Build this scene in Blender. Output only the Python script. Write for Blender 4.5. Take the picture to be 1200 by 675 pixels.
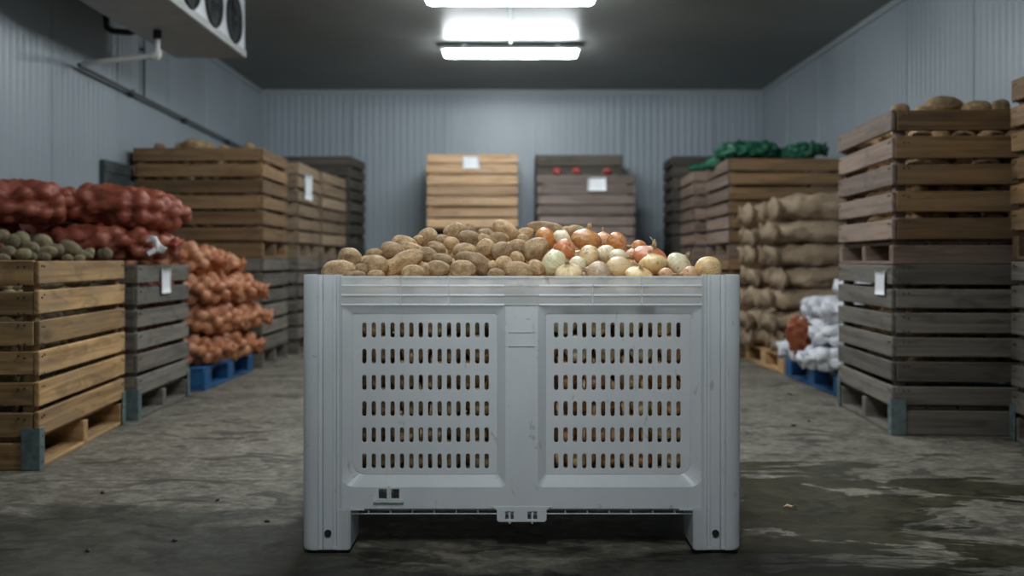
import bpy, bmesh, math, random
import numpy as np
from mathutils import Vector, Matrix, Euler, noise

for _o in list(bpy.data.objects):
    bpy.data.objects.remove(_o, do_unlink=True)
SC = bpy.context.scene
COL = SC.collection
PI = math.pi

# ------------------------------------------------------------------ camera, world, exposure
F = 1164.0            # focal length in pixels of the 1200 px wide frame
CAMZ = 0.80
cam_data = bpy.data.cameras.new('camera')
cam_data.sensor_width = 36.0
cam_data.lens = F / 1200.0 * 36.0
cam_data.shift_y = -(337.5 - 305.0) / 1200.0
cam_data.clip_start = 0.05
cam_data.dof.use_dof = True
cam_data.dof.focus_distance = 2.86
cam_data.dof.aperture_fstop = 2.0
cam = bpy.data.objects.new('camera', cam_data)
cam.location = (0, 0, CAMZ)
cam.rotation_euler = (PI / 2, 0, 0)
COL.objects.link(cam)
SC.camera = cam
w = bpy.data.worlds.new('world'); SC.world = w; w.use_nodes = True
w.node_tree.nodes['Background'].inputs[0].default_value = (0.5, 0.6, 0.7, 1)
w.node_tree.nodes['Background'].inputs[1].default_value = 0.02
SC.view_settings.view_transform = 'Standard'
SC.view_settings.look = 'None'
SC.view_settings.gamma = 1.0
SC.view_settings.use_curve_mapping = False
SC.view_settings.exposure = 0.0
SC.cycles.max_bounces = 8
SC.cycles.diffuse_bounces = 4
SC.cycles.transparent_max_bounces = 12
SC.cycles.use_denoising = True

LAMP_COL = (0.91, 0.97, 1.0)
LAMP_ROWS = [(8.95, 74.0), (7.10, 74.0), (5.25, 68.0), (3.40, 78.0), (0.60, 9.0)]   # Y of each ceiling fixture, emission

# added area light below the ceiling, tipped towards the bin to brighten its front
_a = bpy.data.lights.new('bin_fill_light', 'AREA'); _a.shape = 'RECTANGLE'; _a.size = 1.1; _a.size_y = .12
_a.energy = 6.8; _a.color = (0.91, 0.97, 1.0); _a.spread = math.radians(54)
_o = bpy.data.objects.new('bin_fill_light', _a); _o.location = (-.012, 0.62, 2.60)
_o.rotation_euler = (Vector((0.03, 2.80, 0.98)) - Vector(_o.location)).to_track_quat('-Z', 'X').to_euler()
COL.objects.link(_o)

# ------------------------------------------------------------------ helpers
def P(px, py, Y):
    return Vector(((px - 600.0) * Y / F, Y, CAMZ + (305.0 - py) * Y / F))

def tag(o, label=None, cat=None, group=None, kind=None):
    if label: o['label'] = label
    if cat: o['category'] = cat
    if group: o['group'] = group
    if kind: o['kind'] = kind
    return o

def thing(name, label, cat, loc=(0, 0, 0), rotz=0.0, group=None):
    o = bpy.data.objects.new(name, None)
    o.empty_display_size = 0.1
    o.location = loc; o.rotation_euler = (0, 0, rotz)
    COL.objects.link(o)
    return tag(o, label, cat, group)

def link(name, me, m=None, parent=None):
    o = bpy.data.objects.new(name, me)
    COL.objects.link(o)
    if m is not None:
        me.materials.append(m)
    if parent is not None: o.parent = parent
    return o

_T = None
def _template():
    global _T
    if _T: return _T
    V = []; idx = {}
    for sx in (-1, 1):
        for sy in (-1, 1):
            for sz in (-1, 1):
                for a in range(3):
                    idx[(sx, sy, sz, a)] = len(V); V.append((sx, sy, sz, a))
    Fc = []
    S = (-1, 1)
    for a in range(3):
        b, c = (a + 1) % 3, (a + 2) % 3
        for s in S:
            q = []
            for (p, r) in ((-1, -1), (1, -1), (1, 1), (-1, 1)):
                k = [0, 0, 0]; k[a] = s; k[b] = p; k[c] = r
                q.append(idx[(*k, a)])
            Fc.append(q if s > 0 else q[::-1])
    for a in range(3):
        b, c = (a + 1) % 3, (a + 2) % 3
        for p in S:
            for r in S:
                k0 = [0, 0, 0]; k1 = [0, 0, 0]
                k0[a] = -1; k1[a] = 1; k0[b] = k1[b] = p; k0[c] = k1[c] = r
                q = [idx[(*k0, b)], idx[(*k1, b)], idx[(*k1, c)], idx[(*k0, c)]]
                Fc.append(q)
    for sx in S:
        for sy in S:
            for sz in S:
                Fc.append([idx[(sx, sy, sz, a)] for a in range(3)])
    # orient outward on a unit cube with chamfer .2
    def co(v):
        sx, sy, sz, a = v
        k = [sx * .8, sy * .8, sz * .8]; k[a] = (sx, sy, sz)[a]
        return Vector(k)
    out = []
    for f in Fc:
        n = (co(V[f[1]]) - co(V[f[0]])).cross(co(V[f[2]]) - co(V[f[0]]))
        c = sum((co(V[i]) for i in f), Vector()) / len(f)
        out.append(f if n.dot(c) > 0 else f[::-1])
    _T = (V, out)
    return _T

class MB:
    """collects geometry for ONE mesh object"""
    def __init__(self):
        self.v = []; self.f = []; self.uv = []; self.t = []; self.smooth = []; self.mi = []; self.cur = 0
    def add(self, vs, fs, tint=1.0, uvs=None, smooth=False):
        n = len(self.v)
        self.v.extend([tuple(x) for x in vs])
        self.t.extend([tint] * len(vs))
        for i, f in enumerate(fs):
            self.f.append([n + k for k in f]); self.smooth.append(smooth); self.mi.append(self.cur)
            self.uv.extend([uvs[k] if uvs else (0.0, 0.0) for k in f])
    def box(self, c, s, ch=0.002, tint=1.0, M=None, bend=0.0, seed=None):
        V, Fc = _template()
        h = (s[0] / 2, s[1] / 2, s[2] / 2)
        ch = min(ch, min(h) * .6)
        la = max(range(3), key=lambda k: s[k])
        o2 = [k for k in range(3) if k != la]
        r = random.random() * 50
        vs = []; uvs = []
        for (sx, sy, sz, a) in V:
            k = [sx * (h[0] - ch), sy * (h[1] - ch), sz * (h[2] - ch)]
            k[a] = (sx, sy, sz)[a] * h[a]
            uvs.append((k[la] + r, k[o2[0]] + k[o2[1]] + r * .37))
            p = Vector(k) + Vector((0, 0, 0))
            if M is not None: p = M @ p
            vs.append((p.x + c[0], p.y + c[1], p.z + c[2]))
        self.add(vs, Fc, tint, uvs)
    def cyl(self, a, b, r, n=12, r2=None, tint=1.0, caps=True, smooth=True):
        a = Vector(a); b = Vector(b); d = (b - a).normalized()
        u = d.orthogonal().normalized(); v = d.cross(u)
        r2 = r if r2 is None else r2
        vs = []
        for (c, rr) in ((a, r), (b, r2)):
            for i in range(n):
                t = 2 * PI * i / n
                vs.append(c + (u * math.cos(t) + v * math.sin(t)) * rr)
        self.add(vs, [[i, (i + 1) % n, n + (i + 1) % n, n + i] for i in range(n)], tint, smooth=smooth)
        if caps:
            self.add(vs[:n], [list(range(n))[::-1]], tint); self.add(vs[n:], [list(range(n))], tint)
    def tube(self, pts, r, n=10, tint=1.0, radii=None):
        pts = [Vector(p) for p in pts]
        rings = []
        up = None
        for i, p in enumerate(pts):
            d = ((pts[min(i + 1, len(pts) - 1)] - p).normalized() + (p - pts[max(i - 1, 0)]).normalized()).normalized()
            if up is None: up = d.orthogonal().normalized()
            up = (up - d * up.dot(d)).normalized()
            s = d.cross(up)
            rr = radii[i] if radii else r
            rings.append([p + (up * math.cos(2 * PI * k / n) + s * math.sin(2 * PI * k / n)) * rr for k in range(n)])
        vs = [q for g in rings for q in g]
        fs = [[i * n + k, i * n + (k + 1) % n, (i + 1) * n + (k + 1) % n, (i + 1) * n + k] for i in range(len(pts) - 1) for k in range(n)]
        fs.append(list(range(n))[::-1]); fs.append([(len(pts) - 1) * n + k for k in range(n)])
        self.add(vs, fs, tint, smooth=True)
    def lathe(self, prof, n=24, c=(0, 0, 0), axis='Z', tint=1.0):
        vs = []
        for (r, z) in prof:
            for k in range(n):
                t = 2 * PI * k / n
                q = (r * math.cos(t), r * math.sin(t), z)
                if axis == 'X': q = (q[2], q[0], q[1])
                if axis == 'Y': q = (q[1], q[2], q[0])
                vs.append((q[0] + c[0], q[1] + c[1], q[2] + c[2]))
        fs = [[i * n + k, i * n + (k + 1) % n, (i + 1) * n + (k + 1) % n, (i + 1) * n + k] for i in range(len(prof) - 1) for k in range(n)]
        self.add(vs, fs, tint, smooth=True)
    def mesh(self, name):
        me = bpy.data.meshes.new(name)
        me.from_pydata(self.v, [], self.f)
        a = me.attributes.new('tint', 'FLOAT', 'POINT')
        a.data.foreach_set('value', self.t)
        uv = me.uv_layers.new(name='UVMap')
        uv.data.foreach_set('uv', [x for p in self.uv for x in p])
        me.polygons.foreach_set('use_smooth', self.smooth)
        me.polygons.foreach_set('material_index', self.mi)
        me.update()
        return me
    def build(self, name, m, parent=None):
        return link(name, self.mesh(name), m, parent)

def plate(loops, depth, bevel=0.001, res=3):
    """flat plate with holes: loops of 2D points (first is the outline); returns mesh in XY, thickness along Z"""
    cu = bpy.data.curves.new('plate', 'CURVE'); cu.dimensions = '2D'; cu.fill_mode = 'BOTH'
    cu.extrude = max(depth / 2 - bevel, 0.0001); cu.bevel_depth = bevel; cu.bevel_resolution = 0; cu.offset = -bevel
    for lp in loops:
        s = cu.splines.new('POLY'); s.points.add(len(lp) - 1)
        for p, q in zip(s.points, lp): p.co = (q[0], q[1], 0, 1)
        s.use_cyclic_u = True
    o = bpy.data.objects.new('plate', cu); COL.objects.link(o)
    dg = bpy.context.evaluated_depsgraph_get(); dg.update()
    me = bpy.data.meshes.new_from_object(o.evaluated_get(dg))
    vs = [tuple(v.co) for v in me.vertices]; fs = [list(p.vertices) for p in me.polygons]
    bpy.data.objects.remove(o, do_unlink=True); bpy.data.curves.remove(cu); bpy.data.meshes.remove(me)
    return vs, fs

def rrect(x0, x1, y0, y1, r, n=6):
    pts = []
    rs = r if isinstance(r, (list, tuple)) else [r] * 4       # order: lower-left, lower-right, upper-right, upper-left
    for (cx, cy, a0, rr) in ((x0, y0, PI, rs[0]), (x1, y0, 1.5 * PI, rs[1]), (x1, y1, 0, rs[2]), (x0, y1, .5 * PI, rs[3])):
        sx = 1 if cx == x0 else -1; sy = 1 if cy == y0 else -1
        for k in range(n + 1):
            a = a0 + .5 * PI * k / n
            pts.append((cx + sx * rr + math.cos(a) * rr, cy + sy * rr + math.sin(a) * rr))
    return pts

# ------------------------------------------------------------------ materials
def nt(name):
    m = bpy.data.materials.new(name); m.use_nodes = True
    t = m.node_tree
    b = t.nodes['Principled BSDF']
    return m, t, b
def N(t, kind, **kw):
    n = t.nodes.new(kind)
    for k, v in kw.items():
        if k.startswith('i_'):
            n.inputs[k[2:].replace('_', ' ')].default_value = v
        else: setattr(n, k, v)
    return n
def L(t, a, b): t.links.new(a, b)
def ramp(t, fac, stops):
    r = t.nodes.new('ShaderNodeValToRGB')
    e = r.color_ramp.elements
    while len(e) < len(stops): e.new(0.5)
    for k, (p, c) in zip(e, stops):
        k.position = p; k.color = c if len(c) == 4 else (*c, 1)
    L(t, fac, r.inputs[0]); return r.outputs[0]
def mixc(t, fac, a, b, blend='MIX'):
    n = t.nodes.new('ShaderNodeMix'); n.data_type = 'RGBA'; n.blend_type = blend
    for i, x in ((0, fac), (6, a), (7, b)):
        if hasattr(x, 'links'): L(t, x, n.inputs[i])
        else: n.inputs[i].default_value = x if not isinstance(x, tuple) or len(x) == 4 else (*x, 1)
    return n.outputs[2]
def bump(t, b, h, s, d=0.01):
    n = N(t, 'ShaderNodeBump'); n.inputs['Strength'].default_value = s; n.inputs['Distance'].default_value = d
    L(t, h, n.inputs['Height']); L(t, n.outputs[0], b.inputs['Normal'])
def noise_tex(t, scale, detail=4, rough=.55, vec=None, dist=0.0):
    n = N(t, 'ShaderNodeTexNoise'); n.inputs['Scale'].default_value = scale; n.inputs['Detail'].default_value = detail
    n.inputs['Roughness'].default_value = rough; n.inputs['Distortion'].default_value = dist
    if vec is not None: L(t, vec, n.inputs['Vector'])
    return n.outputs[0]
def objvec(t, scale=(1, 1, 1), rnd=True):
    c = N(t, 'ShaderNodeTexCoord'); mp = N(t, 'ShaderNodeMapping'); mp.inputs['Scale'].default_value = scale
    L(t, c.outputs['Object'], mp.inputs['Vector'])
    if rnd:
        oi = N(t, 'ShaderNodeObjectInfo'); mu = N(t, 'ShaderNodeMath', operation='MULTIPLY'); mu.inputs[1].default_value = 37.0
        L(t, oi.outputs['Random'], mu.inputs[0])
        cb = N(t, 'ShaderNodeCombineXYZ')
        for k in range(3): L(t, mu.outputs[0], cb.inputs[k])
        L(t, cb.outputs[0], mp.inputs['Location'])
    return mp.outputs[0]

def plain(name, col, rough=.6, metal=0.0, nscale=0, namp=.15):
    m, t, b = nt(name)
    b.inputs['Roughness'].default_value = rough; b.inputs['Metallic'].default_value = metal
    if nscale:
        f = noise_tex(t, nscale, 5, .6, objvec(t))
        c = ramp(t, f, [(.3, tuple(x * (1 - namp) for x in col)), (.7, tuple(min(1, x * (1 + namp)) for x in col))])
        L(t, c, b.inputs['Base Color'])
    else: b.inputs['Base Color'].default_value = (*col, 1)
    return m

def wood(name, ca, cb, grey, gamt=.3, stain=.5):
    """ca dark grain, cb light grain, grey weather colour"""
    m, t, b = nt(name)
    uv = N(t, 'ShaderNodeUVMap', uv_map='UVMap')
    mp = N(t, 'ShaderNodeMapping'); mp.inputs['Scale'].default_value = (1.3, 30, 1); L(t, uv.outputs[0], mp.inputs[0])
    g = noise_tex(t, 1.0, 6, .62, mp.outputs[0], .6)
    mp2 = N(t, 'ShaderNodeMapping'); mp2.inputs['Scale'].default_value = (3.0, 7, 1); L(t, uv.outputs[0], mp2.inputs[0])
    s = noise_tex(t, 1.0, 4, .6, mp2.outputs[0], .4)
    col = ramp(t, g, [(.36, ca), (.58, cb)])
    gm = ramp(t, s, [(.42, (0, 0, 0)), (.60, (1, 1, 1))])
    gf = N(t, 'ShaderNodeMath', operation='MULTIPLY'); gf.inputs[1].default_value = gamt; L(t, gm, gf.inputs[0])
    col = mixc(t, gf.outputs[0], col, grey)
    mp3 = N(t, 'ShaderNodeMapping'); mp3.inputs['Scale'].default_value = (5, 17, 1); L(t, uv.outputs[0], mp3.inputs[0])
    d = noise_tex(t, 1.0, 3, .5, mp3.outputs[0], .8)
    dm = ramp(t, d, [(.54, (0, 0, 0)), (.70, (1, 1, 1))])
    df = N(t, 'ShaderNodeMath', operation='MULTIPLY'); df.inputs[1].default_value = stain; L(t, dm, df.inputs[0])
    col = mixc(t, df.outputs[0], col, tuple(x * .35 for x in ca))
    at = N(t, 'ShaderNodeAttribute', attribute_name='tint')
    cc = N(t, 'ShaderNodeCombineColor')
    for k in range(3): L(t, at.outputs['Fac'], cc.inputs[k])
    col = mixc(t, 1.0, col, cc.outputs[0], 'MULTIPLY')
    L(t, col, b.inputs['Base Color'])
    b.inputs['Roughness'].default_value = .78
    bump(t, b, g, .35, .003)
    return m

WOOD = {
    'tan':   wood('wood_tan', (0.358, 0.195, 0.073), (0.673, 0.409, 0.174), (0.344, 0.247, 0.146), .45, .5),
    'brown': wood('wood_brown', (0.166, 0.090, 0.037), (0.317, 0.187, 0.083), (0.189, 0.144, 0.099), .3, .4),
    'pale':  wood('wood_pale', (0.238, 0.158, 0.095), (0.372, 0.270, 0.174), (0.301, 0.253, 0.198), .35, .35),
    'fresh': wood('wood_fresh', (0.438, 0.251, 0.125), (0.689, 0.450, 0.261), (0.522, 0.418, 0.313), .25, .3),
    'grey':  wood('wood_grey', (0.115, 0.097, 0.076), (0.230, 0.202, 0.162), (0.180, 0.173, 0.158), .5, .5),
    'dark':  wood('wood_dark', (0.054, 0.045, 0.032), (0.122, 0.101, 0.076), (0.094, 0.090, 0.079), .5, .5),
    'rose':  wood('wood_rose', (0.180, 0.115, 0.083), (0.310, 0.216, 0.162), (0.245, 0.202, 0.173), .4, .4),
    'mauve': wood('wood_mauve', (0.151, 0.104, 0.083), (0.259, 0.194, 0.162), (0.216, 0.187, 0.173), .5, .35),
}
M_BRACKET = plain('galvanised_bracket', (.20, .26, .27), .5, .6, 30, .3)
M_NAIL = plain('nail_heads', (.03, .025, .02), .7)
M_PAPER = plain('paper', (.78, .80, .82), .7, 0, 14, .06)
M_INK = plain('paper_print', (.36, .37, .38), .7)
M_DARK = plain('black_rubber', (.012, .013, .013), .6)
M_BLUE = plain('blue_pallet_paint', (.015, .095, .24), .6, 0, 9, .4)
M_WHITEPVC = plain('pvc_pipe', (.62, .62, .58), .45)
M_PIPEDARK = plain('pipe_insulation', (.085, .10, .10), .7)
M_STEEL = plain('cooler_casing_white', (.66, .68, .72), .4, 0, 6, .06)
M_PAN = plain('cooler_pan_grey', (.36, .37, .355), .5, 0, 6, .1)
M_FAN = plain('fan_dark', (.008, .012, .014), .6)
M_LAMPBODY = plain('lamp_body', (.42, .47, .47), .5)

def emit(name, col, s):
    m, t, b = nt(name)
    b.inputs['Base Color'].default_value = (.9, .9, .9, 1)
    b.inputs['Emission Color'].default_value = (*col, 1); b.inputs['Emission Strength'].default_value = s
    return m

def wall_mat():
    m, t, b = nt('panel_white_metal')
    f = noise_tex(t, 1.3, 5, .6, objvec(t, (1, 1, .35), False))
    L(t, ramp(t, f, [(.3, (.29, .345, .385)), (.7, (.352, .41, .452))]), b.inputs['Base Color'])
    b.inputs['Roughness'].default_value = .36
    b.inputs['Specular IOR Level'].default_value = .5
    return m
M_WALL = wall_mat()
def ceil_mat():
    m, t, b = nt('ceiling_metal')
    f = noise_tex(t, .8, 4, .6, objvec(t, (1, 1, 1), False))
    L(t, ramp(t, f, [(.3, (.20, .21, .198)), (.7, (.25, .262, .245))]), b.inputs['Base Color'])
    b.inputs['Roughness'].default_value = .40
    b.inputs['Specular IOR Level'].default_value = .16
    bump(t, b, noise_tex(t, 2.2, 2, .5, objvec(t, (.15, 1, 1), False)), .12, .05)
    return m
M_CEIL = ceil_mat()
M_TRIM = plain('trim_metal', (.34, .385, .41), .4, 0)

def floor_mat():
    m, t, b = nt('stained_concrete')
    v = objvec(t, (1, 1, 1), False)
    vs = objvec(t, (.95, .9, 1), False)
    n1 = noise_tex(t, 1.6, 8, .62, vs, .6)
    n2 = noise_tex(t, 7, 8, .68, vs, .4)
    n3 = noise_tex(t, 26, 7, .72, objvec(t, (.8, 1.0, 1), False), .5)
    base = ramp(t, n1, [(.36, (.058, .057, .044)), (.46, (.14, .126, .093)), (.54, (.22, .196, .147)), (.64, (.32, .288, .225))])
    base = mixc(t, .55, base, ramp(t, n2, [(.38, (.030, .029, .023)), (.5, (.145, .131, .102)), (.62, (.30, .276, .222))]))
    base = mixc(t, .38, base, ramp(t, n3, [(.40, (.035, .033, .026)), (.5, (.15, .137, .108)), (.60, (.34, .31, .25))]))
    # dark scuffs
    sc = noise_tex(t, 4.5, 6, .6, objvec(t, (.8, 1.1, 1), False), 1.2)
    base = mixc(t, ramp(t, sc, [(.55, (0, 0, 0)), (.62, (.7, .7, .7))]), base, (.018, .017, .014))
    # wet patches: spilled water to the right of the bin and a little in front of it
    c = N(t, 'ShaderNodeTexCoord')
    sep = N(t, 'ShaderNodeSeparateXYZ'); L(t, c.outputs['Object'], sep.inputs[0])
    def sub(cx, cy, rx, ry):
        a = N(t, 'ShaderNodeMapping'); a.inputs['Location'].default_value = (-cx / rx, -cy / ry, 0); a.inputs['Scale'].default_value = (1 / rx, 1 / ry, 0)
        L(t, c.outputs['Object'], a.inputs[0])
        ln = N(t, 'ShaderNodeVectorMath', operation='LENGTH'); L(t, a.outputs[0], ln.inputs[0])
        return ln.outputs['Value']
    def mn(a, b2):
        q = N(t, 'ShaderNodeMath', operation='MINIMUM'); L(t, a, q.inputs[0]); L(t, b2, q.inputs[1]); return q.outputs[0]
    d = mn(mn(sub(.95, 3.15, .50, .75), sub(1.55, 2.62, .60, .30)), mn(sub(1.35, 3.55, .55, .16), sub(.15, 2.46, .50, .07)))
    wn = noise_tex(t, 2.3, 8, .68, objvec(t, (.8, 1.6, 1), False), .7)
    ad = N(t, 'ShaderNodeMath', operation='MULTIPLY_ADD'); L(t, wn, ad.inputs[0]); ad.inputs[1].default_value = -5.5; ad.inputs[2].default_value = 2.75
    su = N(t, 'ShaderNodeMath', operation='ADD'); L(t, d, su.inputs[0]); L(t, ad.outputs[0], su.inputs[1])
    wet = ramp(t, su.outputs[0], [(.86, (1, 1, 1)), (.93, (0, 0, 0))])
    base = mixc(t, wet, base, mixc(t, 1.0, base, (.30, .315, .24, 1), 'MULTIPLY'))
    # dimmer light painted into the slab colour in front of and around the bin
    dd = mn(sub(-.2, 2.25, 2.6, .62), sub(-1.3, 2.9, .9, .45))
    dn = noise_tex(t, 1.5, 6, .65, objvec(t, (.7, 1.5, 1), False), .9)
    da = N(t, 'ShaderNodeMath', operation='MULTIPLY_ADD'); L(t, dn, da.inputs[0]); da.inputs[1].default_value = -2.2; da.inputs[2].default_value = 1.1
    ds = N(t, 'ShaderNodeMath', operation='ADD'); L(t, dd, ds.inputs[0]); L(t, da.outputs[0], ds.inputs[1])
    floor_shade = ramp(t, ds.outputs[0], [(.72, (1, 1, 1)), (1.0, (0, 0, 0))])
    base = mixc(t, floor_shade, base, mixc(t, 1.0, base, (.28, .30, .28, 1), 'MULTIPLY'))
    # saw-cut joint across the slab
    jy = N(t, 'ShaderNodeMath', operation='SUBTRACT'); L(t, sep.outputs[1], jy.inputs[0]); jy.inputs[1].default_value = 3.61
    ja = N(t, 'ShaderNodeMath', operation='ABSOLUTE'); L(t, jy.outputs[0], ja.inputs[0])
    jl = N(t, 'ShaderNodeMath', operation='LESS_THAN'); L(t, ja.outputs[0], jl.inputs[0]); jl.inputs[1].default_value = .005
    jm = N(t, 'ShaderNodeMath', operation='MULTIPLY'); L(t, jl.outputs[0], jm.inputs[0]); jm.inputs[1].default_value = .75
    base = mixc(t, jm.outputs[0], base, (.03, .03, .027))
    L(t, base, b.inputs['Base Color'])
    rg = mixc(t, wet, ramp(t, n2, [(.3, (.50, .50, .50)), (.7, (.72, .72, .72))]), (.34, .34, .34))
    L(t, rg, b.inputs['Roughness'])
    bump(t, b, n3, .25, .004)
    return m
M_FLOOR = floor_mat()

def plastic(name, tlf, trf):
    m, t, b = nt(name)
    out = t.nodes['Material Output']
    v = objvec(t, (1, 1, .5), False)
    f = noise_tex(t, 9, 6, .65, v)
    sm = noise_tex(t, 24, 5, .65, objvec(t, (1, 1, .5), False), .8)
    col = ramp(t, f, [(.3, (.80, .83, .85)), (.7, (.87, .895, .905))])
    col = mixc(t, ramp(t, sm, [(.635, (0, 0, 0)), (.72, (.55, .55, .55))]), col, (.24, .24, .23))
    L(t, col, b.inputs['Base Color'])
    b.inputs['Roughness'].default_value = .34
    tl = N(t, 'ShaderNodeBsdfTranslucent'); L(t, col, tl.inputs['Color'])
    tr = N(t, 'ShaderNodeBsdfTransparent'); tr.inputs['Color'].default_value = (.86, .90, .92, 1)
    m1 = N(t, 'ShaderNodeMixShader'); m1.inputs[0].default_value = tlf
    L(t, b.outputs[0], m1.inputs[1]); L(t, tl.outputs[0], m1.inputs[2])
    m2 = N(t, 'ShaderNodeMixShader'); m2.inputs[0].default_value = trf
    L(t, m1.outputs[0], m2.inputs[1]); L(t, tr.outputs[0], m2.inputs[2])
    L(t, m2.outputs[0], out.inputs['Surface'])
    return m
M_PLASTIC = plastic('translucent_white_plastic', .32, .20)
M_PLASTIC_THIN = plastic('thin_white_plastic', .62, .50)

def potato_mat(name, dark, mid, light):
    m, t, b = nt(name)
    v = objvec(t, (1, 1, 1))
    n1 = noise_tex(t, 1.5, 6, .6, v); n2 = noise_tex(t, 9, 6, .7, v)
    col = ramp(t, n1, [(.36, dark), (.5, mid), (.64, light)])
    col = mixc(t, .36, col, ramp(t, n2, [(.38, tuple(x * .45 for x in mid)), (.62, tuple(min(1, x * 1.3) for x in light))]))
    vo = N(t, 'ShaderNodeTexVoronoi', feature='F1'); vo.inputs['Scale'].default_value = 2.6; L(t, v, vo.inputs['Vector'])
    col = mixc(t, ramp(t, vo.outputs['Distance'], [(.05, (.9, .9, .9)), (.15, (0, 0, 0))]), col, tuple(x * .22 for x in dark))
    oi = N(t, 'ShaderNodeObjectInfo')
    mr = N(t, 'ShaderNodeMapRange'); mr.inputs[3].default_value = .70; mr.inputs[4].default_value = 1.30; L(t, oi.outputs['Random'], mr.inputs[0])
    cc = N(t, 'ShaderNodeCombineColor')
    for k in range(3): L(t, mr.outputs[0], cc.inputs[k])
    col = mixc(t, 1.0, col, cc.outputs[0], 'MULTIPLY')
    L(t, col, b.inputs['Base Color'])
    b.inputs['Roughness'].default_value = .52
    b.inputs['Specular IOR Level'].default_value = .4
    bump(t, b, n2, .5, .05)
    return m
M_POTATO = potato_mat('potato_skin', (.19, .10, .042), (.45, .28, .135), (.68, .49, .28))
M_POTATO_G = potato_mat('potato_skin_olive', (.13, .10, .05), (.25, .20, .105), (.36, .295, .17))

def onion_mat():
    m, t, b = nt('onion_skin')
    oi = N(t, 'ShaderNodeObjectInfo')
    c = N(t, 'ShaderNodeTexCoord')
    sep = N(t, 'ShaderNodeSeparateXYZ'); L(t, c.outputs['Object'], sep.inputs[0])
    at = N(t, 'ShaderNodeMath', operation='ARCTAN2'); L(t, sep.outputs[1], at.inputs[0]); L(t, sep.outputs[0], at.inputs[1])
    sn = N(t, 'ShaderNodeMath', operation='SINE'); L(t, at.outputs[0], sn.inputs[0])
    cs = N(t, 'ShaderNodeMath', operation='COSINE'); L(t, at.outputs[0], cs.inputs[0])
    cb = N(t, 'ShaderNodeCombineXYZ'); L(t, sn.outputs[0], cb.inputs[0]); L(t, cs.outputs[0], cb.inputs[1])
    zz = N(t, 'ShaderNodeMath', operation='MULTIPLY'); zz.inputs[1].default_value = .12; L(t, sep.outputs[2], zz.inputs[0])
    rr = N(t, 'ShaderNodeMath', operation='MULTIPLY_ADD'); L(t, oi.outputs['Random'], rr.inputs[0]); rr.inputs[1].default_value = 23; L(t, zz.outputs[0], rr.inputs[2])
    L(t, rr.outputs[0], cb.inputs[2])
    st = noise_tex(t, 9, 4, .6, cb.outputs[0])
    v = objvec(t)
    n1 = noise_tex(t, 1.4, 5, .6, v, .5)
    col = mixc(t, ramp(t, st, [(.42, (0, 0, 0)), (.60, (.48, .48, .48))]), oi.outputs['Color'], mixc(t, 1.0, oi.outputs['Color'], (.62, .42, .26, 1), 'MULTIPLY'))
    col = mixc(t, ramp(t, n1, [(.54, (0, 0, 0)), (.62, (.6, .6, .6))]), col, mixc(t, .55, oi.outputs['Color'], (.86, .76, .56, 1)))
    n3 = noise_tex(t, 2.4, 5, .65, v, .6)
    col = mixc(t, ramp(t, n3, [(.59, (0, 0, 0)), (.66, (.65, .65, .65))]), col, (.15, .085, .05))
    # browner towards the neck and the root
    az = N(t, 'ShaderNodeMath', operation='ABSOLUTE'); L(t, sep.outputs[2], az.inputs[0])
    col = mixc(t, ramp(t, az.outputs[0], [(.72, (0, 0, 0)), (.98, (.7, .7, .7))]), col, (.36, .20, .09))
    L(t, col, b.inputs['Base Color'])
    b.inputs['Roughness'].default_value = .30
    bump(t, b, st, .15, .03)
    return m
M_ONION = onion_mat()
M_ONION_DRY = plain('onion_dry_neck', (.50, .36, .20), .7, 0, 5, .4)
M_ROOT = plain('onion_root', (.40, .33, .23), .8)

def net_mat(name, net, inner, pale, mixf=.5):
    m, t, b = nt(name)
    v = objvec(t, (1, 1, 1))
    n1 = noise_tex(t, 11, 4, .6, v)
    n2 = noise_tex(t, 30, 3, .6, v)
    col = ramp(t, n1, [(.32, tuple(x * .55 for x in inner)), (.52, inner), (.70, pale)])
    # netting: two crossed families of fine threads
    wv = []
    for r in (.75, -.75):
        mp = N(t, 'ShaderNodeMapping'); mp.inputs['Rotation'].default_value = (r, r, .4); L(t, v, mp.inputs[0])
        q = N(t, 'ShaderNodeTexWave'); q.inputs['Scale'].default_value = 34; q.inputs['Distortion'].default_value = .6
        L(t, mp.outputs[0], q.inputs['Vector']); wv.append(q.outputs['Fac'])
    mx = N(t, 'ShaderNodeMath', operation='MAXIMUM'); L(t, wv[0], mx.inputs[0]); L(t, wv[1], mx.inputs[1])
    nf = ramp(t, mx.outputs[0], [(.45, (mixf * .6,) * 3), (.75, (min(1, mixf + .4),) * 3)])
    col = mixc(t, nf, col, mixc(t, n2, tuple(x * .7 for x in net), tuple(min(1, x * 1.25) for x in net)))
    L(t, col, b.inputs['Base Color'])
    b.inputs['Roughness'].default_value = .5
    return m
M_RED = net_mat('red_net', (.30, .050, .035), (.32, .11, .052), (.62, .33, .18), .36)
M_ORANGE = net_mat('orange_net', (.50, .165, .08), (.46, .22, .095), (.86, .58, .34), .34)
M_GREEN = net_mat('green_net', (.006, .115, .058), (.012, .075, .04), (.08, .34, .20), .45)
M_RUST = net_mat('rust_net', (.32, .07, .03), (.36, .13, .05), (.5, .25, .14), .5)
def cloth_mat(name, a, c2, sc=6, rough=.85, weave=True):
    m, t, b = nt(name)
    v = objvec(t)
    n1 = noise_tex(t, sc, 5, .6, v, .4); n2 = noise_tex(t, 90, 2, .5, v)
    col = ramp(t, n1, [(.32, a), (.68, c2)])
    col = mixc(t, .2, col, ramp(t, n2, [(.3, tuple(x * .6 for x in a)), (.7, c2)]))
    L(t, col, b.inputs['Base Color']); b.inputs['Roughness'].default_value = rough
    if weave: bump(t, b, n2, .4, .004)
    return m
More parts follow.
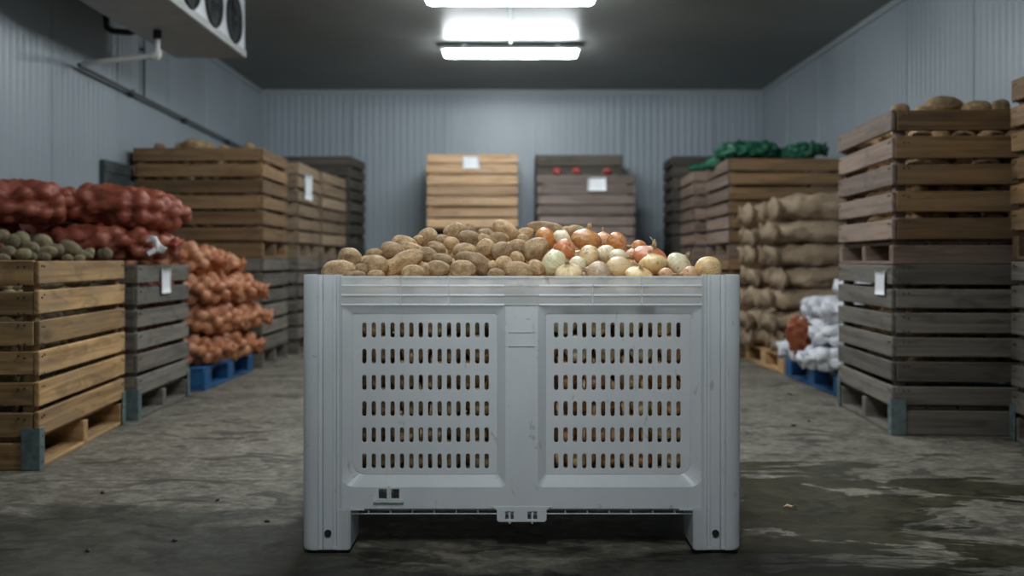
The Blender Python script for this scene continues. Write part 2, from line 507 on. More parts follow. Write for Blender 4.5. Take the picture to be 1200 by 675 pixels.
M_BURLAP = cloth_mat('burlap', (.25, .175, .11), (.44, .33, .22))
M_WHITEBAG = cloth_mat('white_woven_plastic', (.56, .57, .62), (.80, .80, .83), 5, .5)
M_TAGWHITE = plain('white_tag', (.75, .74, .74), .6, 0, 8, .15)

# ------------------------------------------------------------------ the room
XW, YB, YF, ZC = 2.86, 11.35, -3.2, 2.75
def rib_wall(name, length, height, seed):
    """ribbed metal panel, runs along local X, faces local -Y, stands on z=0"""
    random.seed(seed)
    pts = []
    s = 0.0; k = 0
    while s < length:
        if k % 14 == 13:
            pts += [(s, 0), (s + .004, .009), (s + .014, .009), (s + .018, 0)]; s += .03
        else:
            pts += [(s, 0), (s + .008, -.0025), (s + .030, -.0025), (s + .038, 0)]; s += .078
        k += 1
    pts.append((length, 0))
    pts = [p for p in pts if p[0] <= length]
    mb = MB()
    n = len(pts)
    vs = [(x, y, 0) for x, y in pts] + [(x, y, height) for x, y in pts]
    mb.add(vs, [[i, i + 1, n + i + 1, n + i] for i in range(n - 1)])
    mb.box((length / 2, .062, height / 2), (length, .10, height), .001)
    o = mb.build(name, M_WALL)
    o['kind'] = 'structure'
    return o
LEN = YB - YF
o = rib_wall('wall_back', 2 * XW, ZC, 1); o.location = (-XW, YB, 0)
o = rib_wall('wall_left', LEN, ZC, 2); o.location = (-XW, YF, 0); o.rotation_euler = (0, 0, PI / 2)
o = rib_wall('wall_right', LEN, ZC, 3); o.location = (XW, YB, 0); o.rotation_euler = (0, 0, -PI / 2)
o = rib_wall('wall_front', 2 * XW, ZC, 4); o.location = (XW, YF, 0); o.rotation_euler = (0, 0, PI)
mb = MB(); mb.box((0, (YB + YF) / 2, -.05), (2 * XW + .4, LEN + .4, .10), .001); o = mb.build('floor', M_FLOOR); o['kind'] = 'structure'
mb = MB(); mb.box((0, (YB + YF) / 2, ZC + .05), (2 * XW + .4, LEN + .4, .10), .001); o = mb.build('ceiling', M_CEIL); o['kind'] = 'structure'
def strip(name, c, s):
    mb = MB(); mb.box(c, s, .004); o = mb.build(name, M_TRIM); o['kind'] = 'structure'
strip('trim_1', (0, YB - .012, ZC - .03), (2 * XW - .02, .012, .055))
strip('trim_2', (-XW + .012, (YB + YF) / 2, ZC - .03), (.012, LEN - .06, .055))
strip('trim_3', (XW - .012, (YB + YF) / 2, ZC - .03), (.012, LEN - .06, .055))
strip('trim_4', (XW - .02, YB - .02, ZC / 2), (.035, .035, ZC - .06))
strip('trim_5', (-XW + .02, YB - .02, ZC / 2), (.035, .035, ZC - .06))

# ------------------------------------------------------------------ ceiling lamps
LLAB = ['white tube lamp hanging nearest the back wall, whole in view', 'white tube lamp at the top edge of the photo, cut by the frame',
        'white tube lamp between the two crate aisles behind the plastic bin', 'white tube lamp straight over the white plastic bin', 'white tube lamp in front of the plastic bin']
for i, (y, e) in enumerate(LAMP_ROWS):
    t = thing('ceiling_lamp', LLAB[i], 'lamp', (-.012, y, ZC), 0, 'tube lamps on the ceiling')
    mb = MB(); mb.box((0, 0, -.047), (1.25, .13, .028), .006)
    for sx in (-.42, .42): mb.box((sx, 0, -.018), (.05, .04, .036), .003)
    mb.build('housing', M_LAMPBODY, t)
    mb = MB()
    prof = []
    n = 14; vs = []
    L2 = .60
    xs = [-L2, -L2 + .012, -L2 + .035, L2 - .035, L2 - .012, L2]
    sc = [.55, .85, 1, 1, .85, .55]
    for x, s in zip(xs, sc):
        for k in range(n + 1):
            a = PI + PI * k / n
            vs.append((x, .052 * s * math.cos(a), -.060 + .066 * s * math.sin(a)))
    m1 = n + 1
    fs = [[i2 * m1 + k, i2 * m1 + k + 1, (i2 + 1) * m1 + k + 1, (i2 + 1) * m1 + k] for i2 in range(5) for k in range(n)]
    fs.append(list(range(m1))[::-1]); fs.append([5 * m1 + k for k in range(m1)])
    mb.add(vs, fs, smooth=True)
    mb.build('diffuser', emit('lamp_glow', LAMP_COL, e), t)
    mb = MB()
    for sx in (-.3, 0, .3): mb.box((sx, -.046, -.062), (.02, .012, .03), .003)
    mb.build('clip', M_LAMPBODY, t)
mb = MB()
mb.tube([(-.012, y, ZC - .012) for y in (8.88, 8.5, 7.6, 7.17)], .010, 8)
for y in (8.4, 7.75): mb.box((-.012, y, ZC - .008), (.05, .03, .014), .002)
tag(mb.build('electrical_conduit', M_LAMPBODY), 'thin grey conduit along the ceiling joining the two tube lamps', 'conduit')

# ------------------------------------------------------------------ evaporator cooler under the ceiling, its drain pipe, conduit and hose
t = thing('unit_cooler', 'white refrigeration unit with dark fans hung under ceiling by left wall', 'cooler', (-2.24, 6.22, 2.3))
mb = MB(); mb.box((0.03, 0, .235), (.46, 2.28, .41), .008); mb.box((0, 0, .446), (.3, 2.2, .01), .002); mb.build('casing', M_STEEL, t)
mb = MB(); mb.box((0, 0, .015), (.52, 2.30, .03), .006); mb.box((.262, 0, .028), (.012, 2.30, .055), .004); mb.build('drip_pan', M_PAN, t)
for y in (7.05, 6.57, 6.09, 5.61):
    fy = y - 6.22
    g = MB()
    g.lathe([(.172, .0), (.176, .014), (.166, .024), (.156, .020), (.156, .0)], 32, (.262, fy, .215), 'X')
    for r in (.05, .08, .11, .138):
        g.lathe([(r - .0022, .020), (r, .024), (r + .0022, .020), (r, .017), (r - .0022, .020)], 28, (.262, fy, .215), 'X')
    for k in range(6):
        a = k * PI / 6
        d = Vector((0, math.cos(a), math.sin(a))) * .16
        g.cyl(Vector((.280, fy, .215)) - d, Vector((.280, fy, .215)) + d, .003, 6)
    gg = g.build('fan_guard', M_FAN, t)
    b = MB()
    b.lathe([(0, .004), (.154, .004)], 28, (.262, fy, .215), 'X')
    b.cyl((.264, fy, .215), (.278, fy, .215), .035, 14)
    for k in range(5):
        a = k * 2 * PI / 5
        c, s = math.cos(a), math.sin(a); c2, s2 = math.cos(a + .75), math.sin(a + .75)
        b.add([(.270, fy + c * .03, .215 + s * .03), (.267, fy + c * .145, .215 + s * .145), (.277, fy + c2 * .145, .215 + s2 * .145), (.276, fy + c2 * .03, .215 + s2 * .03)], [[0, 1, 2, 3], [3, 2, 1, 0]])
    b.build('fan_blades', M_FAN, gg)
t = thing('drain_pipe', 'white drain pipe dropping from the refrigeration unit and running to the left wall', 'pipe', (-2.31, 6.47, 2.3))
def rel(pts, o=(-2.31, 6.47, 2.3)): return [(a - o[0], b - o[1], c - o[2]) for a, b, c in pts]
mb = MB(); mb.tube(rel([(-2.31, 6.47, 2.29), (-2.31, 6.47, 2.16), (-2.315, 6.47, 2.137), (-2.34, 6.47, 2.13), (-2.6, 6.45, 2.10), (-2.79, 6.435, 2.07)]), .0165, 12)
mb.cyl(*rel([(-2.31, 6.47, 2.165), (-2.31, 6.47, 2.125)]), .027, 12); mb.cyl(*rel([(-2.30, 6.47, 2.132), (-2.345, 6.468, 2.129)]), .027, 12)
mb.build('pipe_run', M_WHITEPVC, t)
mb = MB(); mb.cyl(*rel([(-2.31, 6.47, 2.299), (-2.31, 6.47, 2.24)]), .027, 12); mb.build('rubber_collar', M_DARK, t)
mb = MB(); mb.tube(rel([(-2.77, 6.437, 2.073), (-2.81, 6.44, 2.066), (-2.815, 6.48, 2.063), (-2.815, 8, 2.03), (-2.815, 9.8, 1.985), (-2.815, 11.28, 1.95)]), .012, 10)
for y in (7.4, 8.6, 9.9): mb.box(rel([(-2.835, y, 2.045 - (y - 7.4) * .026)])[0], (.045, .03, .05), .003)
mb.build('lagged_pipe', M_PIPEDARK, t)
mb = MB(); mb.cyl((-2.83, 7.64, 2.75), (-2.83, 7.64, 2.06), .009, 8); mb.box((-2.838, 7.64, 2.42), (.03, .05, .02), .003)
tag(mb.build('wall_conduit', M_PIPEDARK), 'thin dark vertical conduit on the left wall behind the drain pipe', 'conduit')
mb = MB(); mb.tube([(-2.77, 6.75, 2.74), (-2.76, 6.75, 2.45), (-2.755, 6.75, 2.385), (-2.72, 6.76, 2.36), (-2.62, 6.78, 2.355), (-2.55, 6.80, 2.375), (-2.50, 6.82, 2.41), (-2.44, 6.83, 2.42)], .022, 10)
tag(mb.build('refrigerant_hose', M_DARK), 'black hose looping from the ceiling into the back of the refrigeration unit', 'hose')

# ------------------------------------------------------------------ timber crates
def crate(label, near, far, W, z0, H, n, foot, wd, side=1, yaw=None, center=None, D=None, group=None, seed=0,
          front_wd=None, label_at=None, brackets=False, nails=True, chewed=False, open_top=True):
    """near/far: the two floor corners on the aisle side; openings of the base face +-X (local)"""
    random.seed(seed * 7 + 11)
    if center is None:
        nx, ny = near; fx, fy = far
        D = math.hypot(fx - nx, fy - ny)
        yaw = math.atan2(-(fx - nx), fy - ny)
        c = Vector((nx, ny, 0)) + Matrix.Rotation(yaw, 3, 'Z') @ Vector((-side * W / 2, D / 2, 0))
        center = (c.x, c.y)
    t = thing('wooden_crate', label, 'crate', (center[0], center[1], z0), yaw, group)
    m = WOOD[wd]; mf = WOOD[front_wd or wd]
    th = .020
    pitch = (H - foot) / n
    gap = pitch * .20
    def boards(axis, sgn, mat, name='side_panel'):
        mb = MB()
        for k in range(n):
            h = pitch - gap * random.uniform(.8, 1.3)
            z = foot + pitch * (k + .5) + gap * .5 + random.uniform(-.003, .0)
            ti = random.uniform(.58, 1.12)
            a = random.uniform(-.004, .004)
            rot = Matrix.Rotation(random.uniform(-.004, .004), 3, 'X' if axis == 0 else 'Y')
            if axis == 0:
                mb.box((sgn * (W / 2 - th / 2) + random.uniform(-.002, .002), a, z), (th, D + random.uniform(-.008, .004), h), .004, ti, rot)
            else:
                mb.box((a, sgn * (D / 2 - th / 2) + random.uniform(-.002, .002), z), (W - 2 * th - .002, th, h), .004, ti, rot)
        if nails and ((axis == 0 and sgn == side) or (axis == 1 and sgn == -1)):
            mb.cur = 1
            for k in range(n):
                z = foot + pitch * (k + .5)
                for dz in (-.3, .3):
                    for s2 in (-1, 1):
                        for q in (.028, .05):
                            zz = z + dz * pitch + random.uniform(-.006, .006)
                            if axis == 0:
                                x = sgn * (W / 2 + .0005); y = s2 * (D / 2 - q)
                                mb.cyl((x, y, zz), (x + sgn * .0028, y, zz), .0042, 6)
                            else:
                                x = s2 * (W / 2 - q - .025); y = -D / 2 - .0005
                                mb.cyl((x, y, zz), (x, y - .0028, zz), .0042, 6)
        o = mb.build(name, mat, t)
        o.data.materials.append(M_NAIL)
        return o
    aisle = boards(0, side, m); boards(0, -side, m)
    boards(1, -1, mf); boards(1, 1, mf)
    for sx in (-1, 1):
        for sy in (-1, 1):
            mb = MB()
            mb.box((sx * (W / 2 - th - .0255), sy * (D / 2 - th - .0255), foot + (H - foot) / 2 - .003), (.048, .048, H - foot - .012), .006, random.uniform(.6, .9))
            mb.build('corner_post', m, t)
    # base: three bearers, a deck, and thin bottom boards
    mb = MB()
    for sy in (-1, 0, 1):
        mb.box((0, sy * (D / 2 - .03), foot / 2), (W - .01, .056, foot - .003), .004, random.uniform(.6, .95))
    for sx in (-1, 0, 1):
        mb.box((sx * (W / 2 - .055), 0, .008), (.10, D - .01, .016), .003, random.uniform(.7, 1.0))
    mb.build('bearer', m, t)
    mb = MB()
    nb = max(5, int(W / .14)); bw = (W - .05) / nb
    for k in range(nb):
        mb.box((-W / 2 + .025 + bw * (k + .5), 0, foot + .009), (bw - .008, D - .05, .016), .002, random.uniform(.6, .9))
    mb.build('floor_board', m, t)
    if brackets:
        for sy in (-1, 1):
            mb = MB()
            bh = foot + pitch * .45
            mb.box((side * (W / 2 + .0025), sy * (D / 2 - .022), bh / 2 + .002), (.004, .046, bh), .001)
            mb.box((side * (W / 2 - .030), sy * (D / 2 + .0035), bh / 2 + .002), (.068, .004, bh), .001)
            for zz in (.03, bh * .55, bh - .03): mb.cyl((side * (W / 2 + .003), sy * (D / 2 - .022), zz), (side * (W / 2 + .0075), sy * (D / 2 - .022), zz), .006, 6)
            mb.build('corner_bracket', M_BRACKET, t)
    if label_at:
        for (face, u, z, wl, hl) in label_at:
            mb = MB()
            vs = []
            for i in range(5):
                for j in range(5):
                    a = -wl / 2 + wl * i / 4; b = -hl / 2 + hl * j / 4
                    lift = .007 + .0012 * math.sin(j * 1.3 + i * .7)
                    vs.append((a, lift, b))
            def tr(p):
                if face == 'aisle': return (side * (W / 2 + p[1] + .004), u + p[0], z + p[2])
                return (u + p[0], -(D / 2 + p[1] + .004), z + p[2])
            fs = [[i * 5 + j, (i + 1) * 5 + j, (i + 1) * 5 + j + 1, i * 5 + j + 1] for i in range(4) for j in range(4)]
            back = [(p[0], p[1] - .0012, p[2]) for p in vs]
            edge = [0, 5, 10, 15, 20, 21, 22, 23, 24, 19, 14, 9, 4, 3, 2, 1]
            mb.add([tr(p) for p in vs + back], fs + [[q + 25 for q in f][::-1] for f in fs] + [[edge[i], edge[(i + 1) % 16], edge[(i + 1) % 16] + 25, edge[i] + 25] for i in range(16)], smooth=True)
            mb.build('paper_label', M_PAPER, t)
    t['_top'] = z0 + H
    return t

LS, RS = 1, -1
crate('tan slatted crate nearest on the left, heaped with potatoes', (-1.80, 3.78), (-1.895, 4.86), .95, 0, .80, 6, .107, 'tan', LS, seed=1, brackets=True, group='slatted crates along the left wall')
crate('grey weathered crate under the red onion bags, tag on its side', (-1.865, 4.95), (-1.905, 5.86), .92, 0, .775, 6, .105, 'grey', LS, seed=2, brackets=True, group='slatted crates along the left wall',
      label_at=[('aisle', -.02, .690, .16, .135)])
crate('grey weathered crate under the tall brown crate, behind the orange onion bags', (-1.84, 7.35), (-1.846, 8.18), .96, 0, .817, 6, .107, 'grey', LS, seed=3, group='slatted crates along the left wall')
crate('brown crate topped with tan potatoes, stacked above the orange onion bags', (-1.84, 7.35), (-1.846, 8.18), .96, .817, .817, 6, .107, 'brown', LS, seed=4, group='slatted crates along the left wall')
crate('weathered lower crate beneath the one with a white sheet, left wall', (-1.81, 8.44), (-1.80, 9.24), .95, 0, .817, 6, .107, 'grey', LS, seed=5, group='slatted crates along the left wall', nails=False)
crate('upper crate with a white sheet on its side, left wall stacks', (-1.81, 8.44), (-1.80, 9.24), .95, .817, .817, 6, .107, 'pale', LS, seed=6, group='slatted crates along the left wall', nails=False,
      label_at=[('aisle', -.07, .63, .30, .23)])
crate('lower crate of the plain pair between the sheeted stack and the dark corner stack', (-1.78, 9.36), (-1.72, 10.28), .95, 0, .817, 6, .107, 'grey', LS, seed=7, group='slatted crates along the left wall', nails=False)
crate('upper crate of the plain pair between the sheeted stack and the dark corner stack', (-1.78, 9.36), (-1.72, 10.28), .95, .817, .817, 6, .107, 'pale', LS, seed=8, group='slatted crates along the left wall', nails=False)
crate('dark crate on the floor in the back left corner', (-1.72, 10.55), (-1.66, 11.25), 1.0, 0, .955, 7, .107, 'dark', LS, seed=9, group='slatted crates along the left wall', nails=False)
crate('dark crate stacked on another in the back left corner', (-1.72, 10.55), (-1.66, 11.25), 1.0, .955, .955, 7, .107, 'dark', LS, seed=10, group='slatted crates along the left wall', nails=False)
# back wall
crate('crate on the floor under the fresh yellow crate at the back wall', None, None, .80, 0, 1.02, 8, .1, 'pale', 1, yaw=-PI / 2, center=(-.414, 10.75), D=.951, seed=11, group='crates against the back wall', nails=False, brackets=False)
crate('fresh yellow timber crate at the back wall with white sheet on top edge', None, None, .80, 1.02, .89, 7, .1, 'fresh', 1, yaw=-PI / 2, center=(-.414, 10.75), D=.951, seed=12, group='crates against the back wall', nails=False, brackets=False,
      label_at=[('aisle', -.01, .80, .17, .13)])
crate('lower greyish pink crate of the front pair right of centre, back wall', None, None, .978, 0, .825, 6, .1, 'mauve', 1, yaw=0, center=(.744, 10.2), D=.60, seed=13, group='crates against the back wall', nails=False, brackets=False)
crate('greyish pink crate with a white card, red onions on top, back wall', None, None, .978, .825, .825, 7, .1, 'mauve', 1, yaw=0, center=(.744, 10.2), D=.60, seed=14, group='crates against the back wall', nails=False, brackets=False,
      label_at=[('front', .10, .735, .185, .135)])
crate('dark lower crate hidden behind the greyish pink pair at back wall', None, None, .93, 0, .965, 7, .1, 'dark', 1, yaw=0, center=(.72, 10.93), D=.62, seed=15, group='crates against the back wall', nails=False, brackets=False)
crate('dark crate rising behind the greyish pink crate with white card', None, None, .93, .965, .965, 6, .1, 'dark', 1, yaw=0, center=(.72, 10.93), D=.62, seed=16, group='crates against the back wall', nails=False, brackets=False)
# right side
crate('dark crate on the floor in the back right corner', (1.687, 10.5), (1.703, 11.2), 1.0, 0, .95, 7, .107, 'dark', RS, seed=17, group='slatted crates along the right wall', nails=False)
crate('dark crate stacked on another in the back right corner', (1.687, 10.5), (1.703, 11.2), 1.0, .95, .95, 7, .107, 'dark', RS, seed=18, group='slatted crates along the right wall', nails=False)
crate('lower crate of the stack just behind the green-bag stack, right wall', (1.69, 9.28), (1.71, 10.1), .95, 0, .817, 6, .107, 'rose', RS, seed=19, group='slatted crates along the right wall', nails=False)
crate('upper crate with small green net bag on its edge, right wall', (1.69, 9.28), (1.71, 10.1), .95, .817, .817, 6, .107, 'rose', RS, seed=20, group='slatted crates along the right wall', nails=False)
crate('lower brown crate behind the burlap sacks, right wall', (1.77, 8.16), (1.787, 9.14), .96, 0, .817, 6, .107, 'brown', RS, seed=21, group='slatted crates along the right wall', nails=False)
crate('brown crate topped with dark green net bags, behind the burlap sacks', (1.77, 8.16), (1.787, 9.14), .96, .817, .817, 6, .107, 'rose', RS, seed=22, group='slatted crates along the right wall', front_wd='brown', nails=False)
crate('grey crate with torn paper under the big potatoes crate, right aisle', (1.736, 4.54), (1.80, 5.48), 1.02, 0, .78, 6, .115, 'grey', RS, seed=23, brackets=True, group='slatted crates along the right wall',
      label_at=[('aisle', -.32, .695, .15, .115)])
crate('rosy brown crate heaped with big potatoes, upper one in right aisle', (1.736, 4.54), (1.80, 5.48), 1.02, .78, .71, 5, .09, 'rose', RS, seed=24, front_wd='brown', group='slatted crates along the right wall')  # front boards in darker timber: shade of that face put into the colour
crate('lower crate cut by the right edge of the photo', (2.17, 3.42), (2.22, 4.42), .62, 0, .80, 6, .107, 'grey', RS, seed=25, brackets=True, group='slatted crates along the right wall')
crate('upper crate cut by the right edge of the photo', (2.17, 3.42), (2.22, 4.42), .62, .80, .795, 6, .107, 'brown', RS, seed=26, group='slatted crates along the right wall')

# ------------------------------------------------------------------ blue and bare pallets
def pallet(label, x0, x1, y0, y1, h, m):
    t = thing('pallet', label, 'pallet', ((x0 + x1) / 2, (y0 + y1) / 2, 0))
    W, D = x1 - x0, y1 - y0
    mb = MB()
    for k in range(7): mb.box((-W / 2 + W * (k + .5) / 7, 0, h - .009), (W / 7 - .02, D, .018), .003, random.uniform(.7, 1.1))
    mb.build('deck', m, t)
    for sx in (-1, 0, 1):
        mb = MB()
        for sy in (-1, 0, 1): mb.box((sx * (W / 2 - .05), sy * (D / 2 - .07), h / 2), (.10, .14, h - .040), .004, random.uniform(.7, 1.1))
        mb.box((sx * (W / 2 - .05), 0, .010), (.10, D, .018), .003, random.uniform(.7, 1.1))
        mb.build('runner', m, t)
    return t
pallet('blue painted pallet under the orange onion bags', -2.75, -1.88, 6.08, 7.22, .14, M_BLUE)
pallet('blue painted pallet under the white woven bags', 1.90, 2.78, 5.74, 6.90, .14, M_BLUE)
pallet('bare timber pallet under the burlap sacks', 1.90, 2.78, 6.97, 8.08, .13, WOOD['tan'])

# ------------------------------------------------------------------ shared organic shapes
def ico(sub):
    bm = bmesh.new(); bmesh.ops.create_icosphere(bm, subdivisions=sub, radius=1.0)
    bm.verts.ensure_lookup_table()
    v = np.array([x.co[:] for x in bm.verts]); f = [[q.index for q in p.verts] for p in bm.faces]
    bm.free(); return v, f
ICO = {k: ico(k) for k in (2, 3, 4, 5)}
def np_mesh(name, v, f, smooth=True):
    me = bpy.data.meshes.new(name); me.from_pydata([tuple(x) for x in v], [], f)
    if smooth: me.polygons.foreach_set('use_smooth', [True] * len(me.polygons))
    me.update(); return me
def nz(p, s, seed):
    return noise.noise(Vector((p[0] * s + seed * 7.3, p[1] * s - seed * 3.1, p[2] * s + seed * 1.7)))

def potato_verts(seed, sub=4, kind='round'):
    rng = random.Random(seed)
    v0, f = ICO[sub]
    eyes = [Vector((rng.gauss(0, 1), rng.gauss(0, 1), rng.gauss(0, 1))).normalized() for _ in range(9)]
    out = []
    for p in v0:
        d = Vector(p)
        q = Vector([math.copysign(abs(c) ** .93, c) for c in d])
        r = 1 + .075 * nz(d, 1.1, seed) + .035 * nz(d, 2.6, seed + 9)
        if sub > 2: r += .012 * nz(d, 7, seed + 4)
        for e in eyes:
            a = (d - e).length
            if a < .22: r -= .045 * math.exp(-(a / .085) ** 2) * (1 if sub > 2 else 0)
        q = q * r
        if kind == 'lobed':
            x = q.x; k = 1 - .17 * math.exp(-((x + .25) / .22) ** 2)
            q.y *= k; q.z *= k; q.z += .10 * x * x
        elif kind == 'bean':
            q.z += .16 * (q.x * q.x - .4)
        elif kind == 'egg':
            k = 1 - .16 * q.x; q.y *= k; q.z *= k
        out.append(q)
    o = np.array([x[:] for x in out])
    o /= np.abs(o).max(axis=0)
    return o, f
PKIND = ['round', 'egg', 'bean', 'lobed', 'egg', 'round', 'bean', 'egg']
POT = [np_mesh('potato', *potato_verts(31 + i, 4, k)) for i, k in enumerate(PKIND)]
for me in POT: me.materials.append(M_POTATO)
POTG = []
for i in range(4):
    me = POT[i].copy(); me.materials.clear(); me.materials.append(M_POTATO_G); POTG.append(me)

def potato(label, loc, semi, rot, mesh, group, name='potato'):
    o = bpy.data.objects.new(name, mesh)
    o.location = loc; o.scale = semi; o.rotation_euler = rot
    COL.objects.link(o)
    return tag(o, label, 'potato', group)

def onion_meshes(seed):
    rng = random.Random(seed)
    sh = rng.uniform(.8, .98)
    prof = [(.06, -.90), (.22, -.89), (.50, -.80), (.78, -.58), (.95, -.25), (1.0, .04), (.94, .34), (.78, .60), (.55, .79), (.34, .91), (.20, 1.02), (.13, 1.14), (.10, 1.20)]
    n = 40
    vs = []; m = len(prof)
    # resample smoothly
    pr = []
    for i in range(m - 1):
        p0 = prof[max(i - 1, 0)]; p1 = prof[i]; p2 = prof[i + 1]; p3 = prof[min(i + 2, m - 1)]
        for s in (0, .33, .67):
            pr.append(tuple(.5 * (2 * p1[k] + (p2[k] - p0[k]) * s + (2 * p0[k] - 5 * p1[k] + 4 * p2[k] - p3[k]) * s * s + (3 * p1[k] - p0[k] - 3 * p2[k] + p3[k]) * s ** 3) for k in (0, 1)))
    pr.append(prof[-1])
    for (r, z) in pr:
        for k in range(n):
            t = 2 * PI * k / n
            w = 1 + .025 * nz((math.cos(t), math.sin(t), z), 1.4, seed) + .008 * math.sin(9 * t + seed)
            vs.append((r * w * math.cos(t), r * w * math.sin(t), z * sh))
    fs = [[i * n + k, i * n + (k + 1) % n, (i + 1) * n + (k + 1) % n, (i + 1) * n + k] for i in range(len(pr) - 1) for k in range(n)]
    fs.append(list(range(n))[::-1])
    bulb = np_mesh('onion', vs, fs); bulb.materials.append(M_ONION)
    mb = MB()
    for k in range(5):
        a = 2 * PI * k / 5 + seed; l = rng.uniform(.22, .5)
        top = Vector((math.cos(a) * rng.uniform(.02, .16), math.sin(a) * rng.uniform(.02, .16), (1.2 + l) * sh))
        b0 = Vector((math.cos(a) * .085, math.sin(a) * .085, 1.08 * sh))
        mid = (b0 + top) / 2 + Vector((rng.uniform(-.05, .05), rng.uniform(-.05, .05), 0))
        mb.tube([b0, mid, top], .05, 5, radii=[.085, .055, .012])
    neck = mb.mesh('neck'); neck.materials.append(M_ONION_DRY)
    mb = MB()
    for k in range(14):
        a = rng.uniform(0, 2 * PI); r0 = rng.uniform(.0, .15); l = rng.uniform(.06, .16)
        b0 = Vector((math.cos(a) * r0, math.sin(a) * r0, -.87 * sh))
        tp = b0 + Vector((math.cos(a) * l * .9, math.sin(a) * l * .9, -l))
        mb.tube([b0, (b0 + tp) / 2 + Vector((0, 0, -.015)), tp], .012, 4)
    root = mb.mesh('root_tuft'); root.materials.append(M_ROOT)
    return bulb, neck, root
ONI = [onion_meshes(s) for s in (3, 8, 14, 21, 27)]
OCOL = {'copper': (.62, .25, .075), 'brown': (.56, .27, .10), 'pale': (.86, .68, .40), 'white': (.86, .80, .58), 'green': (.76, .76, .50), 'pink': (.80, .48, .28),
        'grey': (.58, .43, .29), 'yellow': (.80, .58, .27), 'red': (.64, .23, .10), 'crimson': (.30, .02, .025)}
def onion(label, loc, semi, rot, var, col, group, parts=True):
    b, nk, rt = ONI[var % len(ONI)]
    o = bpy.data.objects.new('onion', b)
    o.location = loc; o.scale = semi; o.rotation_euler = rot; o.color = (*OCOL[col], 1)
    COL.objects.link(o); tag(o, label, 'onion', group)
    if parts:
        for nm, me in (('neck', nk), ('root_tuft', rt)):
            c = bpy.data.objects.new(nm, me); COL.objects.link(c); c.parent = o
    return o

def lumpy(name, semi, lump, m, seed, sub=4, e=.78, k=.8, pinch=.30, flat=.80, wrinkle=0.0, parent=None, droop=0.0, top=0):
    """a net or cloth bag: rounded box body with the goods showing as bumps; long axis local X, centre at origin"""
    rng = random.Random(seed)
    v0, f = ICO[sub]
    S = np.array(semi)
    def shape(d):
        q = np.sign(d) * np.abs(d) ** e
        q = q / np.maximum(np.linalg.norm(q, axis=1, keepdims=True), 1e-9) ** .35
        q = q / np.abs(q).max(axis=0)
        tp = 1 - pinch * np.clip((np.abs(q[:, 0]) - .55) / .45, 0, 1) ** 1.6
        q[:, 1] *= tp; q[:, 2] *= tp
        return q * S
    body = shape(v0.copy())
    nrm = v0 / S; nrm = nrm / np.linalg.norm(nrm, axis=1, keepdims=True)
    if lump > 0:
        area = 4 * PI * ((semi[0] * semi[1]) ** 1.6 / 3 + (semi[0] * semi[2]) ** 1.6 / 3 + (semi[1] * semi[2]) ** 1.6 / 3) ** (1 / 1.6)
        cnt = int(area / (lump * lump * 2.5))
        cand = body[np.array([rng.randrange(len(body)) for _ in range(cnt * 14)])]
        ctr = []
        for c in cand:
            if all(np.linalg.norm(c - q) > lump * 1.45 for q in ctr): ctr.append(c)
            if len(ctr) >= cnt: break
        ctr = np.array(ctr)
        d2 = ((body[:, None, :] - ctr[None, :, :]) ** 2).sum(axis=2).min(axis=1)
        h = np.sqrt(np.clip(lump ** 2 * 1.04 - d2, 0, None))
        body = body + nrm * ((h - lump * .70) * k * 1.5)[:, None]
    if wrinkle > 0:
        w = np.array([nz(p, 1.0 / (max(semi) * .22), seed) + .5 * nz(p, 1.0 / (max(semi) * .09), seed + 5) for p in body])
        body = body + nrm * (w * wrinkle)[:, None]
    zmin = -semi[2] * flat
    lo = body[:, 2] < zmin
    body[lo, 2] = zmin + (body[lo, 2] - zmin) * .12
    if top:
        hi = body[:, 2] > semi[2] * top
        body[hi, 2] = semi[2] * top + (body[hi, 2] - semi[2] * top) * .15
    if droop: body[:, 2] -= droop * np.clip((np.abs(body[:, 0]) / semi[0]) - .3, 0, 1) ** 2
    return link(name, np_mesh(name, body, f), m, parent)

def ruffle(mb, base, direction, r0, r1, length, seed, lobes=6, tint=1.0, amp=.18):
    """gathered cloth end: a fluted funnel"""
    rng = random.Random(seed)
    d = Vector(direction).normalized(); u = d.orthogonal().normalized(); v = d.cross(u)
    n = 30; rings = []
    for i, s in enumerate((0, .25, .5, .75, 1.0)):
        r = r0 + (r1 - r0) * s ** 1.2
        am = amp * (.3 + s)
        ring = []
        for k in range(n):
            t = 2 * PI * k / n
            rr = r * (1 + am * math.sin(lobes * t + seed) + am * .4 * math.sin((lobes + 3) * t + 2 * seed))
            ring.append(Vector(base) + d * (length * s * (1 + .12 * math.sin(3 * t + seed))) + u * rr * math.cos(t) + v * rr * math.sin(t))
        rings.append(ring)
    vs = [p for g in rings for p in g]
    fs = [[i * n + k, i * n + (k + 1) % n, (i + 1) * n + (k + 1) % n, (i + 1) * n + k] for i in range(4) for k in range(n)]
    vs.append(Vector(base) + d * length * .55); c = len(vs) - 1
    fs += [[4 * n + k, 4 * n + (k + 1) % n, c] for k in range(n)]
    fs.append(list(range(n))[::-1])
    mb.add(vs, fs, tint, smooth=True)

def net_bag(label, cat, loc, semi, yaw, lump, m, seed, end=0, group=None, tilt=0.0, sub=5, roll=0.0, name='mesh_bag', neck_r=.05, **kw):
    o = lumpy(name, semi, lump, m, seed, sub=sub, **kw)
    o.location = loc; o.rotation_euler = (roll, tilt, yaw)
    tag(o, label, cat, group)
    if end:
        mb = MB(); ruffle(mb, (end * semi[0] * .93, 0, -semi[2] * .1), (end, 0, -.15), neck_r * .7, neck_r * 1.05, neck_r * 1.1, seed)
        mb.build('tied_neck', m, o)
    return o

